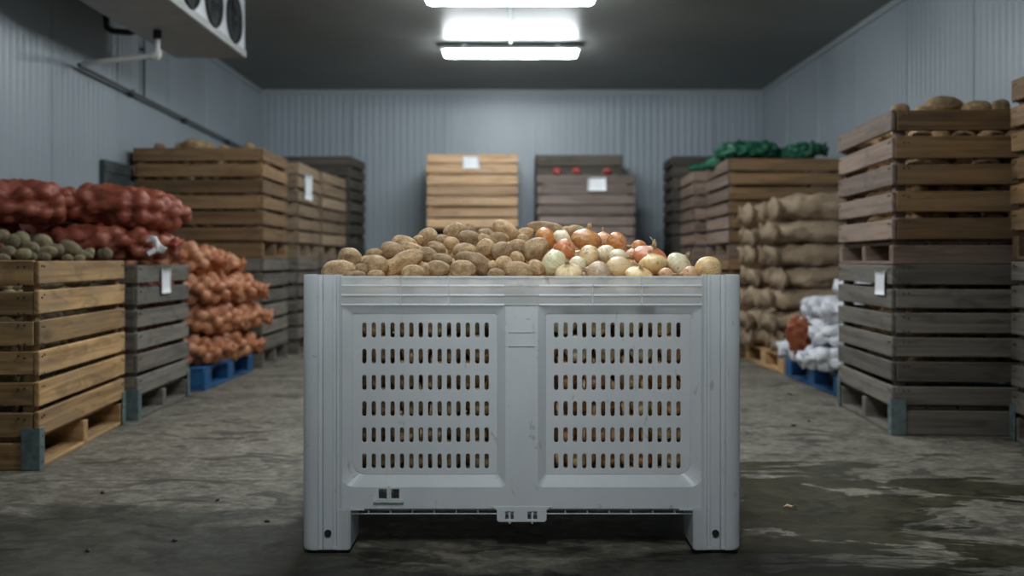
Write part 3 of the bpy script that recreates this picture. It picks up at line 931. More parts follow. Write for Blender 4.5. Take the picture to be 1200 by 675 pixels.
# ------------------------------------------------------------------ red net bags on the grey crate, left
G = 'red net bags of onions on the grey crate'
net_bag('red net onion bag lying lowest on the grey crate, white tag at its end', 'bag', (-2.17, 5.30, .885), (.37, .26, .105), -.05, .050, M_RED, 1, 1, G, name='onion_bag')
net_bag('red net onion bag on top, its rounded end overhanging to the aisle', 'bag', (-2.105, 5.36, 1.075), (.36, .25, .118), .04, .050, M_RED, 2, 0, G, name='onion_bag', tilt=.10)
net_bag('red net onion bag on top at the left edge of the photo', 'bag', (-2.53, 5.12, 1.085), (.27, .22, .118), .35, .050, M_RED, 3, 0, G, name='onion_bag')
net_bag('red net onion bag squeezed lowest by the left wall, under the others', 'bag', (-2.68, 5.16, .885), (.15, .25, .105), 0, .050, M_RED, 4, 0, G, name='onion_bag')
net_bag('red net onion bag wedged behind the lowest one against the crate rear', 'bag', (-2.46, 5.64, .915), (.36, .16, .145), 0, .05, M_RED, 6, 0, G, name='onion_bag')
t = MB()
vs = []
for i in range(9):
    for j in range(4):
        vs.append((i * .013 - .05, .012 * math.sin(i * 1.1 + j), j * .012 - .02 + .014 * math.sin(i * .7)))
t.add(vs, [[i * 4 + j, (i + 1) * 4 + j, (i + 1) * 4 + j + 1, i * 4 + j + 1] for i in range(8) for j in range(3)], smooth=True)
t.box((.0, -.004, -.045), (.025, .006, .055), .002, M=Matrix.Rotation(.5, 3, 'Y'))
o = t.build('bag_tag', M_TAGWHITE); o.location = (-1.81, 5.06, .885); o.rotation_euler = (0, .5, .5)
sm = o.modifiers.new('thick', 'SOLIDIFY'); sm.thickness = .003
tag(o, 'crumpled white plastic tag tied to the end of the lowest red onion bag', 'tag')

mb = MB(); mb.box((0, 0, .75), (.03, .46, 1.50), .004); mb.box((.02, 0, 1.44), (.012, .46, .05), .003); mb.box((.02, 0, .2), (.012, .46, .05), .003)
o = mb.build('shade_board', plain('dark_board', (.045, .06, .06), .6, 0, 5, .3)); o.location = (-2.805, 7.11, .001); o.rotation_euler = (0, -.022, 0)  # dark slab added in place of the crate's shadow on the wall
tag(o, 'dark grey board standing in for shadow on the left wall beside the tall brown crate', 'board')

# ------------------------------------------------------------------ orange net bags on the blue pallet, left
G = 'orange net bags of onions on the left blue pallet'
zs = [.235, .425, .615, .80]
nm = ['bottom', 'second from bottom', 'third from bottom', 'topmost']
for k in range(4):
    for c, (yy, w) in enumerate(((6.36, .25), (6.90, .25))):
        if k == 3 and c == 1: continue
        dx = (.0, .045, .03, -.06)[k] + (.03 if c else 0)
        net_bag('orange net onion bag, %s in the %s pile on the blue pallet' % (nm[k], 'nearer' if c == 0 else 'farther'), 'bag',
                (-2.13 + dx, yy + (.03 if k == 1 else 0), zs[k] - (.0 if c == 0 else .012)), (.34, w, .112), (-.06, .08, -.03, .05)[k] + c * .04, .050, M_ORANGE, 20 + k * 2 + c, 1, G, name='onion_bag', neck_r=.05, k=.95, pinch=.42)
net_bag('orange net onion bag, topmost in the farther pile on the blue pallet', 'bag', (-2.19, 6.86, .775), (.30, .24, .10), .12, .040, M_ORANGE, 40, 1, G, name='onion_bag', neck_r=.05, k=.95)

# ------------------------------------------------------------------ burlap sacks, right
G = 'burlap sacks stacked on the bare timber pallet'
NUM = ['lowest', 'second', 'third', 'fourth', 'fifth', 'sixth', 'seventh']
rb = random.Random(5)
for c, (yy, x0) in enumerate(((7.24, 1.86), (7.80, 1.80))):
    for k in range(7):
        z = .13 + .078 + k * .158
        if c == 1 and k == 6: z -= .02
        dx = rb.uniform(-.05, .04)
        s = (.44, .25, .092) if k < 6 else (.46, .27, .112)
        if k == 6: z += .016
        lab = ('burlap sack, %s from the bottom in the %s column on the timber pallet' % (NUM[k] if k else 'first', 'nearer' if c == 0 else 'farther')) if k < 6 else \
              ('top burlap sack of the %s column on the timber pallet' % ('nearer' if c == 0 else 'farther'))
        o = lumpy('burlap_sack', s, 0, M_BURLAP, 60 + c * 10 + k, sub=5, e=.72, pinch=.38, flat=.82, wrinkle=.030, top=(.86 if k < 6 else 0))
        o.location = (x0 + s[0] + dx, yy, z); o.rotation_euler = (rb.uniform(-.03, .03), rb.uniform(-.03, .02), rb.uniform(-.07, .07))
        tag(o, lab, 'sack', G)
        for sy in (-1, 1):
            mb = MB(); ruffle(mb, (-s[0] * .86, sy * s[1] * .42, rb.uniform(-.02, .02)), (-1, sy * .35, rb.uniform(-.3, .15)), .05, .075, rb.uniform(.05, .08), k * 3 + sy + c, rb.choice((2, 3, 4)), amp=.08)
            mb.build('sack_ear', M_BURLAP, o)

# ------------------------------------------------------------------ white woven bags, right
G = 'white woven bags on the right blue pallet'
spec = [(5.98, .213, 1.72, 'bottom'), (5.98, .353, 1.80, 'second'), (5.98, .493, 1.86, 'third'), (6.02, .632, 1.97, 'top'),
        (6.52, .213, 1.75, 'bottom'), (6.52, .353, 1.83, 'second'), (6.52, .493, 1.90, 'third')]
for i, (yy, z, x0, lv) in enumerate(spec):
    s = (.38, .24, .085)
    o = lumpy('woven_bag', s, .060, M_WHITEBAG, 90 + i, sub=5, e=.7, k=.55, pinch=.30, flat=.80, wrinkle=.022, top=(.82 if lv != 'top' else 0))
    o.location = (x0 + s[0], yy, z); o.rotation_euler = (0, .0, random.Random(i).uniform(-.12, .12))
    tag(o, 'white woven plastic bag, %s of the %s pile beside the grey crate' % (lv, 'nearer' if i < 4 else 'farther'), 'bag', G)
    mb = MB(); ruffle(mb, (-s[0] * .86, 0, 0), (-1, .1, -.2), .05, .055, .05, i + 2, 4, amp=.12); mb.build('gathered_end', M_WHITEBAG, o)
net_bag('rust red net bag hanging among the white woven bags', 'bag', (1.80, 6.22, .33), (.14, .075, .065), 1.2, .03, M_RUST, 71, 1, None, tilt=1.1, sub=4, name='onion_bag', neck_r=.03)

# ------------------------------------------------------------------ green net bags on the right stacks
G = 'green net bags on top of the right stacks'
net_bag('dark green net bag lying on the front corner of the brown crate', 'bag', (2.00, 8.42, 1.715), (.27, .21, .085), .1, .035, M_GREEN, 81, 1, G, k=.6, wrinkle=.03, name='net_bag')
net_bag('dark green net bag with its tied end sticking up, far along the brown crate', 'bag', (2.42, 8.40, 1.70), (.19, .18, .075), -.1, .035, M_GREEN, 82, 1, G, tilt=-.22, k=.6, wrinkle=.03, name='net_bag', neck_r=.055)
net_bag('small green net bag draped over the aisle edge of the brown crate', 'bag', (1.85, 8.80, 1.68), (.14, .22, .06), .1, .03, M_GREEN, 83, 0, G, tilt=-.35, k=.5, name='net_bag')
net_bag('small green net bag on the crate behind the brown crate', 'bag', (1.83, 9.48, 1.675), (.15, .13, .05), .4, .03, M_GREEN, 84, 0, G, k=.5, sub=4, name='net_bag')

# ------------------------------------------------------------------ loose produce on the crates
def bed(name, label, cat, x0, x1, y0, y1, ztop, r, m, seed, layers=2):
    """packed potatoes filling a crate under the ones that show: one countless mass"""
    rng = random.Random(seed); v0, f = ICO[2]
    V = []; Fc = []
    nx = int((x1 - x0) / (r * 2.0)); ny = int((y1 - y0) / (r * 1.8))
    for layer in range(layers):
        for i in range(nx):
            for j in range(ny):
                c = np.array([x0 + (x1 - x0) * (i + .5 + rng.uniform(-.2, .2)) / nx, y0 + (y1 - y0) * (j + .5 + rng.uniform(-.2, .2)) / ny, ztop - r * .75 - layer * r * 1.2 - rng.uniform(0, .015)])
                S = np.array([r * rng.uniform(.95, 1.2), r * rng.uniform(.8, 1.0), r * rng.uniform(.7, .8)])
                R = np.array(Matrix.Rotation(rng.uniform(0, PI), 3, 'Z'))
                n = len(V)
                V.extend((v0 * S) @ R.T + c); Fc.extend([[a + n for a in q] for q in f])
    o = link(name, np_mesh(name, V, Fc), m)
    return tag(o, label, cat, kind='stuff')
bed('potato_filling', 'olive potatoes packed under the loose ones in the near left tan crate', 'potatoes', -2.68, -1.97, 3.92, 4.70, .80, .045, M_POTATO_G, 1, 11)
bed('potato_filling', 'big potatoes packed level inside the rosy brown right crate', 'potatoes', 1.89, 2.66, 4.68, 5.34, 1.50, .055, M_POTATO, 2, 8)
bed('potato_filling', 'potatoes packed inside the grey crate with torn paper, right aisle', 'potatoes', 1.89, 2.66, 4.68, 5.34, .76, .055, M_POTATO, 12, 8)
bed('potato_filling', 'tan potatoes packed level inside the tall brown left crate', 'potatoes', -2.70, -1.95, 7.47, 8.06, 1.64, .05, M_POTATO, 3, 10)
bed('onion_filling', 'red onions packed inside the grey crate below the red bags', 'onions', -2.68, -1.99, 5.08, 5.72, .772, .036, M_RED, 4, 13)

rg = random.Random(77)
L1P = [(14, 283, 9, 9, 0), (4, 277, 8, 8, 0), (25, 281, 10, 10, 0), (9, 296, 10, 8, 10), (27.5, 298, 9, 8, 0), (49.5, 284.5, 12, 10, -10), (35, 292, 12, 8, 20), (55, 296, 14, 8, 8),
       (66, 293, 9, 8, -20), (83.5, 291, 15, 8, -28), (100, 299, 10, 5.5, -20), (105, 296, 6, 6, 0), (123, 298, 9, 8, 10), (79, 303, 7, 5, 0), (50, 302, 10, 6, 0), (3, 303, 9, 6, 0), (36, 301, 7, 6, 0), (93, 303, 7, 5, 0)]
placed = []
def settle(px, py, a, b, ang, Y, placed, step=.006, lim=.6, k=.92):
    """walk the thing away from the camera along its sight line until it clears those in front of it"""
    for _ in range(int(lim / step)):
        c = P(px, py, Y); s = Y / F
        A, B = a * s, b * s
        t = math.radians(ang); d = Vector((math.cos(t), 0, math.sin(t)))
        sph = [(c + d * ((A - B) * q), B) for q in ((-1, -.33, .33, 1) if A > B * 1.15 else (0,))]
        if all((p - p2).length > (r + r2) * k for (p, r) in sph for (p2, r2) in placed): break
        Y += step
    placed.extend(sph)
    return c, A, B
for i, (px, py, a, b, ang) in enumerate(sorted(L1P, key=lambda q: -q[1])):
    c, A, B = settle(px, py, a, b, ang, max(3.93 + (303 - py) * .020, 1.96 * F / (600 - px - a)), placed)
    x = sorted(q[0] for q in L1P).index(px)
    potato('olive potato on the near left crate, number %d from the left edge of its heap' % (x + 1), c, (A, B * 1.05, B), (rg.uniform(0, 6), -math.radians(ang), rg.uniform(-.3, .3)), POTG[i % 4], 'potatoes heaped on the near left crate')

for i, (px, py, a, b, lab) in enumerate([(1055, 126, 11, 6, 'big potato nearest the metal corner of the rosy brown crate'), (1107, 121, 23, 10, 'biggest potato humped highest on the rosy brown crate'),
                                         (1144, 124, 17, 8, 'big rounded potato right of the biggest on the rosy brown crate'), (1172, 124, 12, 9, 'big potato at the far end of the rosy brown crate, by the next stack'), (1082, 127, 10, 5, 'low potato left of the biggest on the rosy brown crate')]):
    Y = 4.80 + (i % 2) * .06
    c = P(px, py + 3, Y); s = Y / F
    potato(lab, c, (a * s, a * s * .75, (b + 2) * s), (0, 0, rg.uniform(-.2, .2)), POT[i], 'big potatoes on the right stack')
for i, (px, py, a, b, lab) in enumerate([(187, 171.5, 7, 4.5, 'tan potato leftmost on the tall brown crate'), (213, 171, 8, 5, 'tan potato just left of the peak on the tall brown crate'), (228, 168.5, 13, 6.5, 'tan potato at the peak of the heap on the tall brown crate'),
                                         (243, 171, 8, 5, 'tan potato just right of the peak on the tall brown crate'), (262, 172.5, 6, 3.5, 'tan potato low in the gap on the tall brown crate'), (292, 171.5, 7, 4.5, 'tan potato nearest the aisle on the tall brown crate')]):
    Y = 7.62 + .03 * (i % 2); s = Y / F
    potato(lab, P(px, py + 2, Y), (a * s, a * s * .8, (b + 1.5) * s), (0, 0, rg.uniform(-.3, .3)), POT[(i + 2) % 8], 'tan potatoes on the tall left stack')
# potatoes pressed against the gaps of the rosy crate
for i, (px, py) in enumerate([(1080, 159), (1127, 159), (1165, 158), (1074, 194), (1095, 191.5), (1150, 192)]):
    Y = 4.62; s = Y / F
    potato('pale potato showing through a slat gap of the rosy brown crate', P(px, py, Y), (11 * s, 9 * s, 5 * s), (0, 0, 0), POT[i % 8], 'potatoes behind the slats of the rosy crate')
for i, (px, Y, lab) in enumerate([(653, 10.02, 'small red onion left of the other, on the pink crate with white card'), (676, 10.0, 'small red onion right above the white card, on the pink crate'), (712, 10.05, 'small red onion right of the white card, on the pink crate')]):
    onion(lab, ((px - 600) * Y / F, Y, 1.650 + .042), (.048, .048, .048), (.3, .4, i), i, 'crimson', 'red onions on the pink crate', False)

# ------------------------------------------------------------------ the white plastic bin
BX, BY = .0265, 3.20       # centre
BW, BD, BH = 1.20, 1.00, .760
t_bin = thing('pallet_bin', 'translucent white plastic pallet bin heaped with potatoes and onions', 'bin', (BX, BY, 0))
def to_wall(vs, off, w_axis, s):
    """plate coordinates (u, z, out) to bin coordinates"""
    out = []
    for (u, z, d) in vs:
        if w_axis == 'front': out.append((u, -BD / 2 + off - d, z))
        elif w_axis == 'back': out.append((-u, BD / 2 - off + d, z))
        elif w_axis == 'left': out.append((-BW / 2 + off - d, -u, z))
        else: out.append((BW / 2 - off + d, u, z))
    return out
def bin_wall(face, name):
    full = face in ('front', 'back')
    hw = .504 if full else .405
    half = 1.0 if full else .80
    mb = MB()
    zT, zB = .757, .120
    recs = []
    if full: recs = [(-.500, -.045, 1), (.045, .500, -1)]
    else: recs = [(-.385, -.040, 1), (.040, .385, -1)]
    outer = [(-hw, zB), (hw, zB), (hw, .6795), (-hw, .6795)]
    holes = []
    R = .030
    ringsO = []; ringsI = []
    for (u0, u1, s) in recs:
        ro = [.045, .012, .012, .012] if s > 0 else [.012, .045, .012, .012]
        ri = [.035, .006, .006, .006] if s > 0 else [.006, .035, .006, .006]
        O = rrect(u0, u1, .180, .677, ro); I = rrect(u0 + (.034 if s > 0 else .022), u1 - (.022 if s > 0 else .034), .209, .651, ri)
        ringsO.append(O); ringsI.append(I)
    holes = [o[::-1] for o in ringsO]
    if face == 'front':
        holes += [[(-.391, .148), (-.391, .174), (-.369, .174), (-.369, .148)], [(-.357, .148), (-.357, .174), (-.335, .174), (-.335, .148)]]
    vs, fs = plate([outer] + holes, .005, .001)
    mb.add(to_wall(vs, .018, face, 1), fs)
    depth = .020
    for (O, I, (u0, u1, s)) in zip(ringsO, ringsI, recs):
        n = len(O)
        vs = [(p[0], p[1], .0025) for p in O] + [(p[0], p[1], -depth) for p in I]
        vs += [(p[0], p[1], -.0025) for p in O] + [(p[0], p[1], -depth - .005) for p in I]
        fs = [[i, (i + 1) % n, n + (i + 1) % n, n + i] for i in range(n)] + [[2 * n + i, 3 * n + i, 3 * n + (i + 1) % n, 2 * n + (i + 1) % n] for i in range(n)]
        mb.add(to_wall(vs, .018, face, 1), fs)
        # slotted sheet
        slots = []
        ui0, ui1 = min(p[0] for p in I), max(p[0] for p in I)
        if full:
            uc0 = -.4337 if s > 0 else .0953
            cols = [uc0 + .02594 * k for k in range(14)]
        else:
            nn = 11; cols = [ui0 + .03 + (ui1 - ui0 - .06) * k / (nn - 1) for k in range(nn)]
        for r in range(6):
            zc = .6074 - .07225 * r
            for u in cols:
                slots.append(rrect(u - .0058, u + .0058, zc - .0205, zc + .0205, .0056, 3)[::-1])
        vs, fs = plate([I] + slots, .005, .0012)
        mb.add(to_wall(vs, .018 + depth + .0025, face, 1), fs)
    # the thinner top band
    mb.cur = 1
    vs, fs = plate([[(-hw, .6795), (hw, .6795), (hw, zT), (-hw, zT)]], .003, .0005)
    mb.add(to_wall(vs, .018, face, 1), fs)
    mb.cur = 0
    # ribs of the top band
    def rib(u0, u1, z0, z1, out=.0055):
        c = ((u0 + u1) / 2, (z0 + z1) / 2)
        vs = [(u0, z0, 0), (u1, z0, 0), (u1, z1, 0), (u0, z1, 0), (u0, z0, out), (u1, z0, out), (u1, z1, out), (u0, z1, out)]
        mb.add(to_wall(vs, .0155, face, 1), [[4, 5, 6, 7], [0, 3, 2, 1], [0, 1, 5, 4], [1, 2, 6, 5], [2, 3, 7, 6], [3, 0, 4, 7]])
    def wedge(u0, u1, z, h=.0026, out=.0052):
        sec = [(z - h, 0), (z - h, out * .8), (z - h * .6, out), (z - h * .2, out * .92), (z + h, .0004), (z + h, 0)]
        n = len(sec)
        vs = [(u0, a, d) for a, d in sec] + [(u1, a, d) for a, d in sec]
        mb.add(to_wall(vs, .0155, face, 1), [[i, (i + 1) % n, n + (i + 1) % n, n + i][::-1] for i in range(n)] + [list(range(n)), [n + i for i in range(n)][::-1]])
    for z in (.731, .705, .679):
        if full:
            wedge(-.494, -.048, z); wedge(.048, .494, z); rib(-.048, .048, z - .0012, z + .0012, .004)
        else: wedge(-.40, .40, z)
    for u in ((-.331, -.199, .194, .328) if full else (-.26, 0, .26)):
        rib(u - .0014, u + .0014, .679, .757)
    rib(-hw, hw, .7525, .757, .006)
    # column lines and faint moulded frame
    if full:
        for u in (-.026, 0, .028): rib(u - .0012, u + .0012, .14, .66, .0032)
        rib(-.036, .034, .565, .568, .004); rib(-.036, .034, .603, .605, .0035); rib(-.036, -.034, .565, .66, .0035); rib(.032, .034, .565, .66, .0035)
        rib(-.504, -.43, .117, .121, .004); rib(.43, .504, .117, .121, .004)
        rib(-.404, -.322, .140, .1465, .010); rib(-.366, -.360, .146, .185, .010)
        # foot tab in the middle
        tab = [(-.085, .128), (-.068, .117), (-.068, .090), (-.062, .085), (.062, .085), (.068, .090), (.068, .117), (.085, .128)]
        wins = [[(-.045, .092), (-.045, .113), (-.022, .113), (-.022, .092)], [(.016, .092), (.016, .113), (.042, .113), (.042, .092)]]
        vs, fs = plate([tab] + wins, .006, .001)
        mb.add(to_wall(vs, .016, face, 1), fs)
        vs = [(-.066, .087, -.004), (.066, .087, -.004), (.066, .120, -.004), (-.066, .120, -.004), (-.066, .087, -.06), (.066, .087, -.06), (.066, .120, -.06), (-.066, .120, -.06)]
        mb.add(to_wall(vs, .016, face, 1), [[4, 7, 6, 5], [0, 1, 5, 4], [1, 2, 6, 5], [3, 0, 4, 7]])
        for u in (-.033, .029): rib(u - .003, u + .003, .080, .112, -.02)
    o = mb.build(name, M_PLASTIC, t_bin); o.data.materials.append(M_PLASTIC_THIN); return o
bin_wall('front', 'front_wall'); bin_wall('back', 'back_wall'); bin_wall('left', 'side_wall'); bin_wall('right', 'side_wall')

def arc(cx, cy, r, a0, a1, n=8): return [(cx + r * math.cos(a0 + (a1 - a0) * k / n), cy + r * math.sin(a0 + (a1 - a0) * k / n)) for k in range(n + 1)]
for sx in (-1, 1):
    for sy in (-1, 1):
        # outline in the corner's own frame: (0,0) outer corner, +x and +y along the walls
        edge = [(.044, 0), (.048, .009), (.056, .009), (.061, 0), (.063, .004), (.084, .004), (.088, .011), (.093, .011), (.097, .002), (.103, .003), (.108, .013)]
        line = arc(.036, .036, .036, PI * 1.5, PI, 8)[::-1]        # from (0,.036) side round to (.036,0)
        q = line + edge
        outl = q + [(.108, .026)] + [(.030, .030)][:0]
        mir = [(y, x) for (x, y) in q][::-1]
        prof = q + [(.108, .024), (.046, .024), (.024, .046), (.024, .108)] + [(y, x) for (x, y) in edge][::-1]
        if prof[-1] == prof[0]: prof.pop()
        def place(pts, z): return [(sx * (BW / 2 - x), sy * (BD / 2 - y), z) for x, y in pts]
        mb = MB()
        def prism(pts, z0, z1, ch=.004):
            n = len(pts)
            cx = sum(p[0] for p in pts) / n; cy = sum(p[1] for p in pts) / n
            def ins(k): return [(x + (cx - x) * k, y + (cy - y) * k) for x, y in pts]
            vs = place(ins(.03), z0) + place(pts, z0 + ch) + place(pts, z1)
            flip = sx * sy < 0
            fs = [[i + r * n, (i + 1) % n + r * n, (i + 1) % n + (r + 1) * n, i + (r + 1) * n] for r in range(2) for i in range(n)]
            top = list(range(2 * n, 3 * n)); bot = list(range(n))[::-1]
            fs += [top, bot]
            if flip: fs = [f[::-1] for f in fs]
            mb.add(vs, fs)
        prism(prof, .014, .7605)
        foot = line + edge[:-2] + [(.100, .0015), (.128, .0015), (.133, .007), (.133, .150), (.004, .150), (0, .145)]
        foot = [(x + .0004, y + .0004) for x, y in foot]
        prism(foot, .0115, .121)
        for u in (.0525, .0915):
            mb.add(*(lambda b: ([(sx * (BW / 2 - u - dx), sy * (BD / 2 + .001 - dy), z) for dx in (-.005, .005) for dy in (0, .006) for z in (.0135, .021)],
                     [[0, 1, 3, 2], [4, 6, 7, 5], [0, 4, 5, 1], [2, 3, 7, 6], [1, 5, 7, 3], [0, 2, 6, 4]]))(0))
        post = mb.build('corner_post', M_PLASTIC, t_bin)
        mb = MB(); mb.cyl((sx * (BW / 2 - .073), sy * (BD / 2 - .0012), .058), (sx * (BW / 2 - .073), sy * (BD / 2 + .0012), .058), .0095, 18)
        mb.build('bolt_hole', M_DARK, post)
        mb = MB(); mb.box((sx * (BW / 2 - .07), sy * (BD / 2 - .078), .006), (.120, .13, .012), .003)
        mb.build('foot_pad', M_DARK, post)
mb = MB()
mb.box((0, 0, .128), (1.15, .95, .012), .002)
for sy in (-1, 1): mb.box((0, sy * .4755, .105), (.94, .003, .003), .0005)
for k in range(19): mb.box((-.54 + .06 * k, 0, .115), (.003, .952, .016), .0005)
for k in range(9): mb.box((0, -.44 + .11 * k, .114), (1.12, .004, .018), .001)
mb.build('floor_panel', M_PLASTIC, t_bin)

# ------------------------------------------------------------------ the heap in the bin
POTS = [  # px, py, half length, half height (px), tilt deg
 (397,318,19.5,13,8),(411,303,14,12.5,0),(423,316,8,8,60),(429,307,7,7,0),(416,324,13,7,0),(440.5,310.5,15,11,0),(439,299,10,8,20),(460.5,294.5,15,10.5,-10),
 (440.5,323,10,6.5,0),(470.5,308.3,26,11.5,27),(474,285.5,15,9,-5),(482,292,13,8,-18),(483,320,13,9,15),(501.5,278.5,12,10.5,30),(490.5,281.5,6,6,0),(519,282.5,8.5,8,0),
 (529,285.5,9.5,7.5,-15),(531.5,271.5,12.5,9.5,28),(550.5,269.5,8.5,7,-10),(550.5,280.5,14,9.5,-15),(568,281,8,7,0),(569,291,11.5,10.5,40),(544.5,294,14,8.5,0),(511.5,291,11,7.5,-10),
 (501,299,12,8.5,-22),(518,305,11.5,8,-12),(514,315,14,9,-5),(498,316,6,8,0),(542,316,15,10.5,-5),(544,302,11,7.5,5),(562,310,17.5,10.5,-36),(577,311,5.5,5.5,0),
 (569,275,10,7,5),(581.5,321,10,6.5,0),(590.5,309,10,8.5,10),(588,295,12.5,11,20),(593,271,17,10.5,-30),(585,280,12,7.5,0),(608,317,17,10,-8),(606.5,302.5,9,7,-28),
 (604,291.5,8,7,-20),(628,292,16,12.5,40),(606.5,286.5,10,6,10),(628,314,10.5,9,-20),(613,280.5,7,6,0),(616,274,10,7.5,25),(640,268,22,7.5,-8),(671,270.5,14,6.5,4)]
ONIS = [  # px, py, half width, half height, neck direction in the image (deg), colour
 (639,280,12.5,11,200,'copper'),(658,279.5,9.5,9.5,60,'white'),(661,294,14,11,-25,'red'),(649,308.5,14,13.5,-30,'green'),(666.7,321,14,10.5,100,'pale'),(677,310,11,8,175,'white'),
 (687,281.5,15.5,12.5,80,'brown'),(689.5,300,12.5,10,-35,'pale'),(710,297,10,10,-80,'white'),(706.5,281,9,9,90,'pink'),(723,285,13.5,10,205,'copper'),(724,301,11,8,0,'white'),
 (724.5,313,15,10.5,0,'pale'),(701,321,16,11,160,'grey'),(749,290.5,10,7.5,170,'copper'),(749,323,14.5,8.5,80,'yellow'),(762,302,18,12.5,75,'red'),(765,310.5,15,12,100,'yellow'),
 (795.5,310,14,11.5,50,'white'),(809,321,9,8,180,'pink'),(830,315,17.5,11.5,190,'yellow'),(741,298,7,6.5,90,'pink'),(780,321,9,6,0,'pink')]
items = [('p', *q) for q in POTS] + [('o', *q) for q in ONIS]
items.sort(key=lambda q: -q[2])
placed = []
HEAP = []                                   # centre, bottom
def word(i): return ['first', 'second', 'third', 'fourth', 'fifth', 'sixth', 'seventh', 'eighth', 'ninth', 'tenth', 'eleventh', 'twelfth', 'thirteenth', 'fourteenth', 'fifteenth', 'sixteenth'][i]
ROWS = [(316, 999, 'bottom row at the rim'), (305, 316, 'second row up'), (293, 305, 'third row up'), (283, 293, 'fourth row up'), (0, 283, 'top row of the heap')]
def row(py):
    for lo, hi, nme in ROWS:
        if lo <= py < hi: return nme
order = {}
for kind in 'po':
    for lo, hi, nme in ROWS:
        xs = sorted(q[1] for q in items if q[0] == kind and lo <= q[2] < hi)
        for i, x in enumerate(xs): order[(kind, nme, x)] = i
rh = random.Random(9)
for i, q in enumerate(items):
    kind, px, py, a, b, ang, *col = q
    Y0 = 2.785 + max(0, (322 - py)) * .0074
    if kind == 'p' and px in (640, 671, 616): Y0 = 3.34
    c, A, B = settle(px, py, a, b, ang if kind == 'p' else 0, Y0, placed, lim=max(.05, 3.56 - Y0), k=.93)
    HEAP.append((c, B, kind))
    nme = row(py); k = order[(kind, nme, px)]
    if kind == 'p':
        shp = 'long' if a / b > 1.75 else 'oval' if a / b > 1.25 else 'round'
        if px == 593: lab = 'big oval potato resting highest on the peak of the bin heap'
        elif px == 470.5: lab = 'longest potato of the bin heap, lying slanted near its left end'
        elif px == 628 and py < 300: lab = 'large potato leaning on the onions, biggest at the middle of the heap'
        elif px in (640, 671): lab = ('long' if px == 640 else 'smaller long') + ' pale tan potato lying far back behind the onions'
        else: lab = '%s brown potato, %s from left among potatoes in the %s' % (shp, word(k), nme)
        mi = {'long': (3, 2, 3), 'oval': (1, 2, 4, 6, 7), 'round': (0, 5, 1)}[shp]
        potato(lab, c, (A * 1.05, B * 1.1, B * 1.06), (rh.uniform(0, 6.28), -math.radians(ang), rh.uniform(-.15, .15)), POT[mi[i % len(mi)]], 'potatoes heaped in the bin')
    else:
        cn = {'copper': 'coppery', 'white': 'white peeled-looking', 'red': 'reddish brown', 'green': 'greenish white', 'pale': 'pale straw', 'brown': 'big brown', 'pink': 'pinkish', 'grey': 'greyish brown', 'yellow': 'golden'}[col[0]]
        lab = '%s onion, %s from left among onions in the %s' % (cn, word(k), nme)
        t2 = math.radians(ang)
        d = Vector((math.cos(t2), rh.uniform(-.45, .25), math.sin(t2)))
        e = d.to_track_quat('Z', 'Y').to_euler()
        s = (A + B) / 2
        up = abs(math.sin(t2))
        sz = (B * up + A * (1 - up)) * 1.0; sxy = (A * up + B * (1 - up)); sz *= 1.26; sxy *= 1.18
        onion(lab, c, (sxy, sxy, sz), e, i, col[0], 'onions heaped in the bin')
# a dried sprout standing on the reddish onion
mb = MB(); p0 = P(766, 292, 2.98)
mb.tube([p0, p0 + Vector((.001, 0, .018)), p0 + Vector((.003, 0, .030))], .003, 6, radii=[.005, .0042, .002])
mb.tube([p0 + Vector((0, 0, .012)), p0 + Vector((-.004, 0, .028)), p0 + Vector((-.011, 0, .036))], .002, 6, radii=[.002, .0018, .0015])
tag(mb.build('onion_sprout', M_ROOT), 'thin dry white sprout sticking up from a reddish onion', 'sprout')

# the produce packed against the walls, seen through the slots
rs = random.Random(4)
for r in range(8):
    for cidx in range(12):
        if r == 7 and cidx in (1, 3, 4, 7, 10): continue
        x = BX - .498 + .090 * cidx + (.022 if r % 2 else -.01)
        z = .182 + r * .074
        y = 2.748 + .043 + rs.uniform(0, .008)
        if x < .03:
            potato('brown potato pressed behind the left slots of the bin', (x, y, z), (.0435, .039, .0365), (rs.uniform(0, 6), rs.uniform(-.4, .4), rs.uniform(-.1, .1)), POT[rs.randrange(8)], 'potatoes behind the left slots of the bin')
        else:
            d = Vector((rs.uniform(-1, 1), rs.uniform(-.3, .6), rs.uniform(-1, 1))).normalized()
            onion('onion pressed behind the right slots of the bin', (x, y, z), (.039, .039, .040), d.to_track_quat('Z', 'Y').to_euler(), rs.randrange(5), rs.choice(['copper', 'pale', 'yellow', 'brown', 'white', 'pink', 'brown']), 'onions behind the right slots of the bin', False)
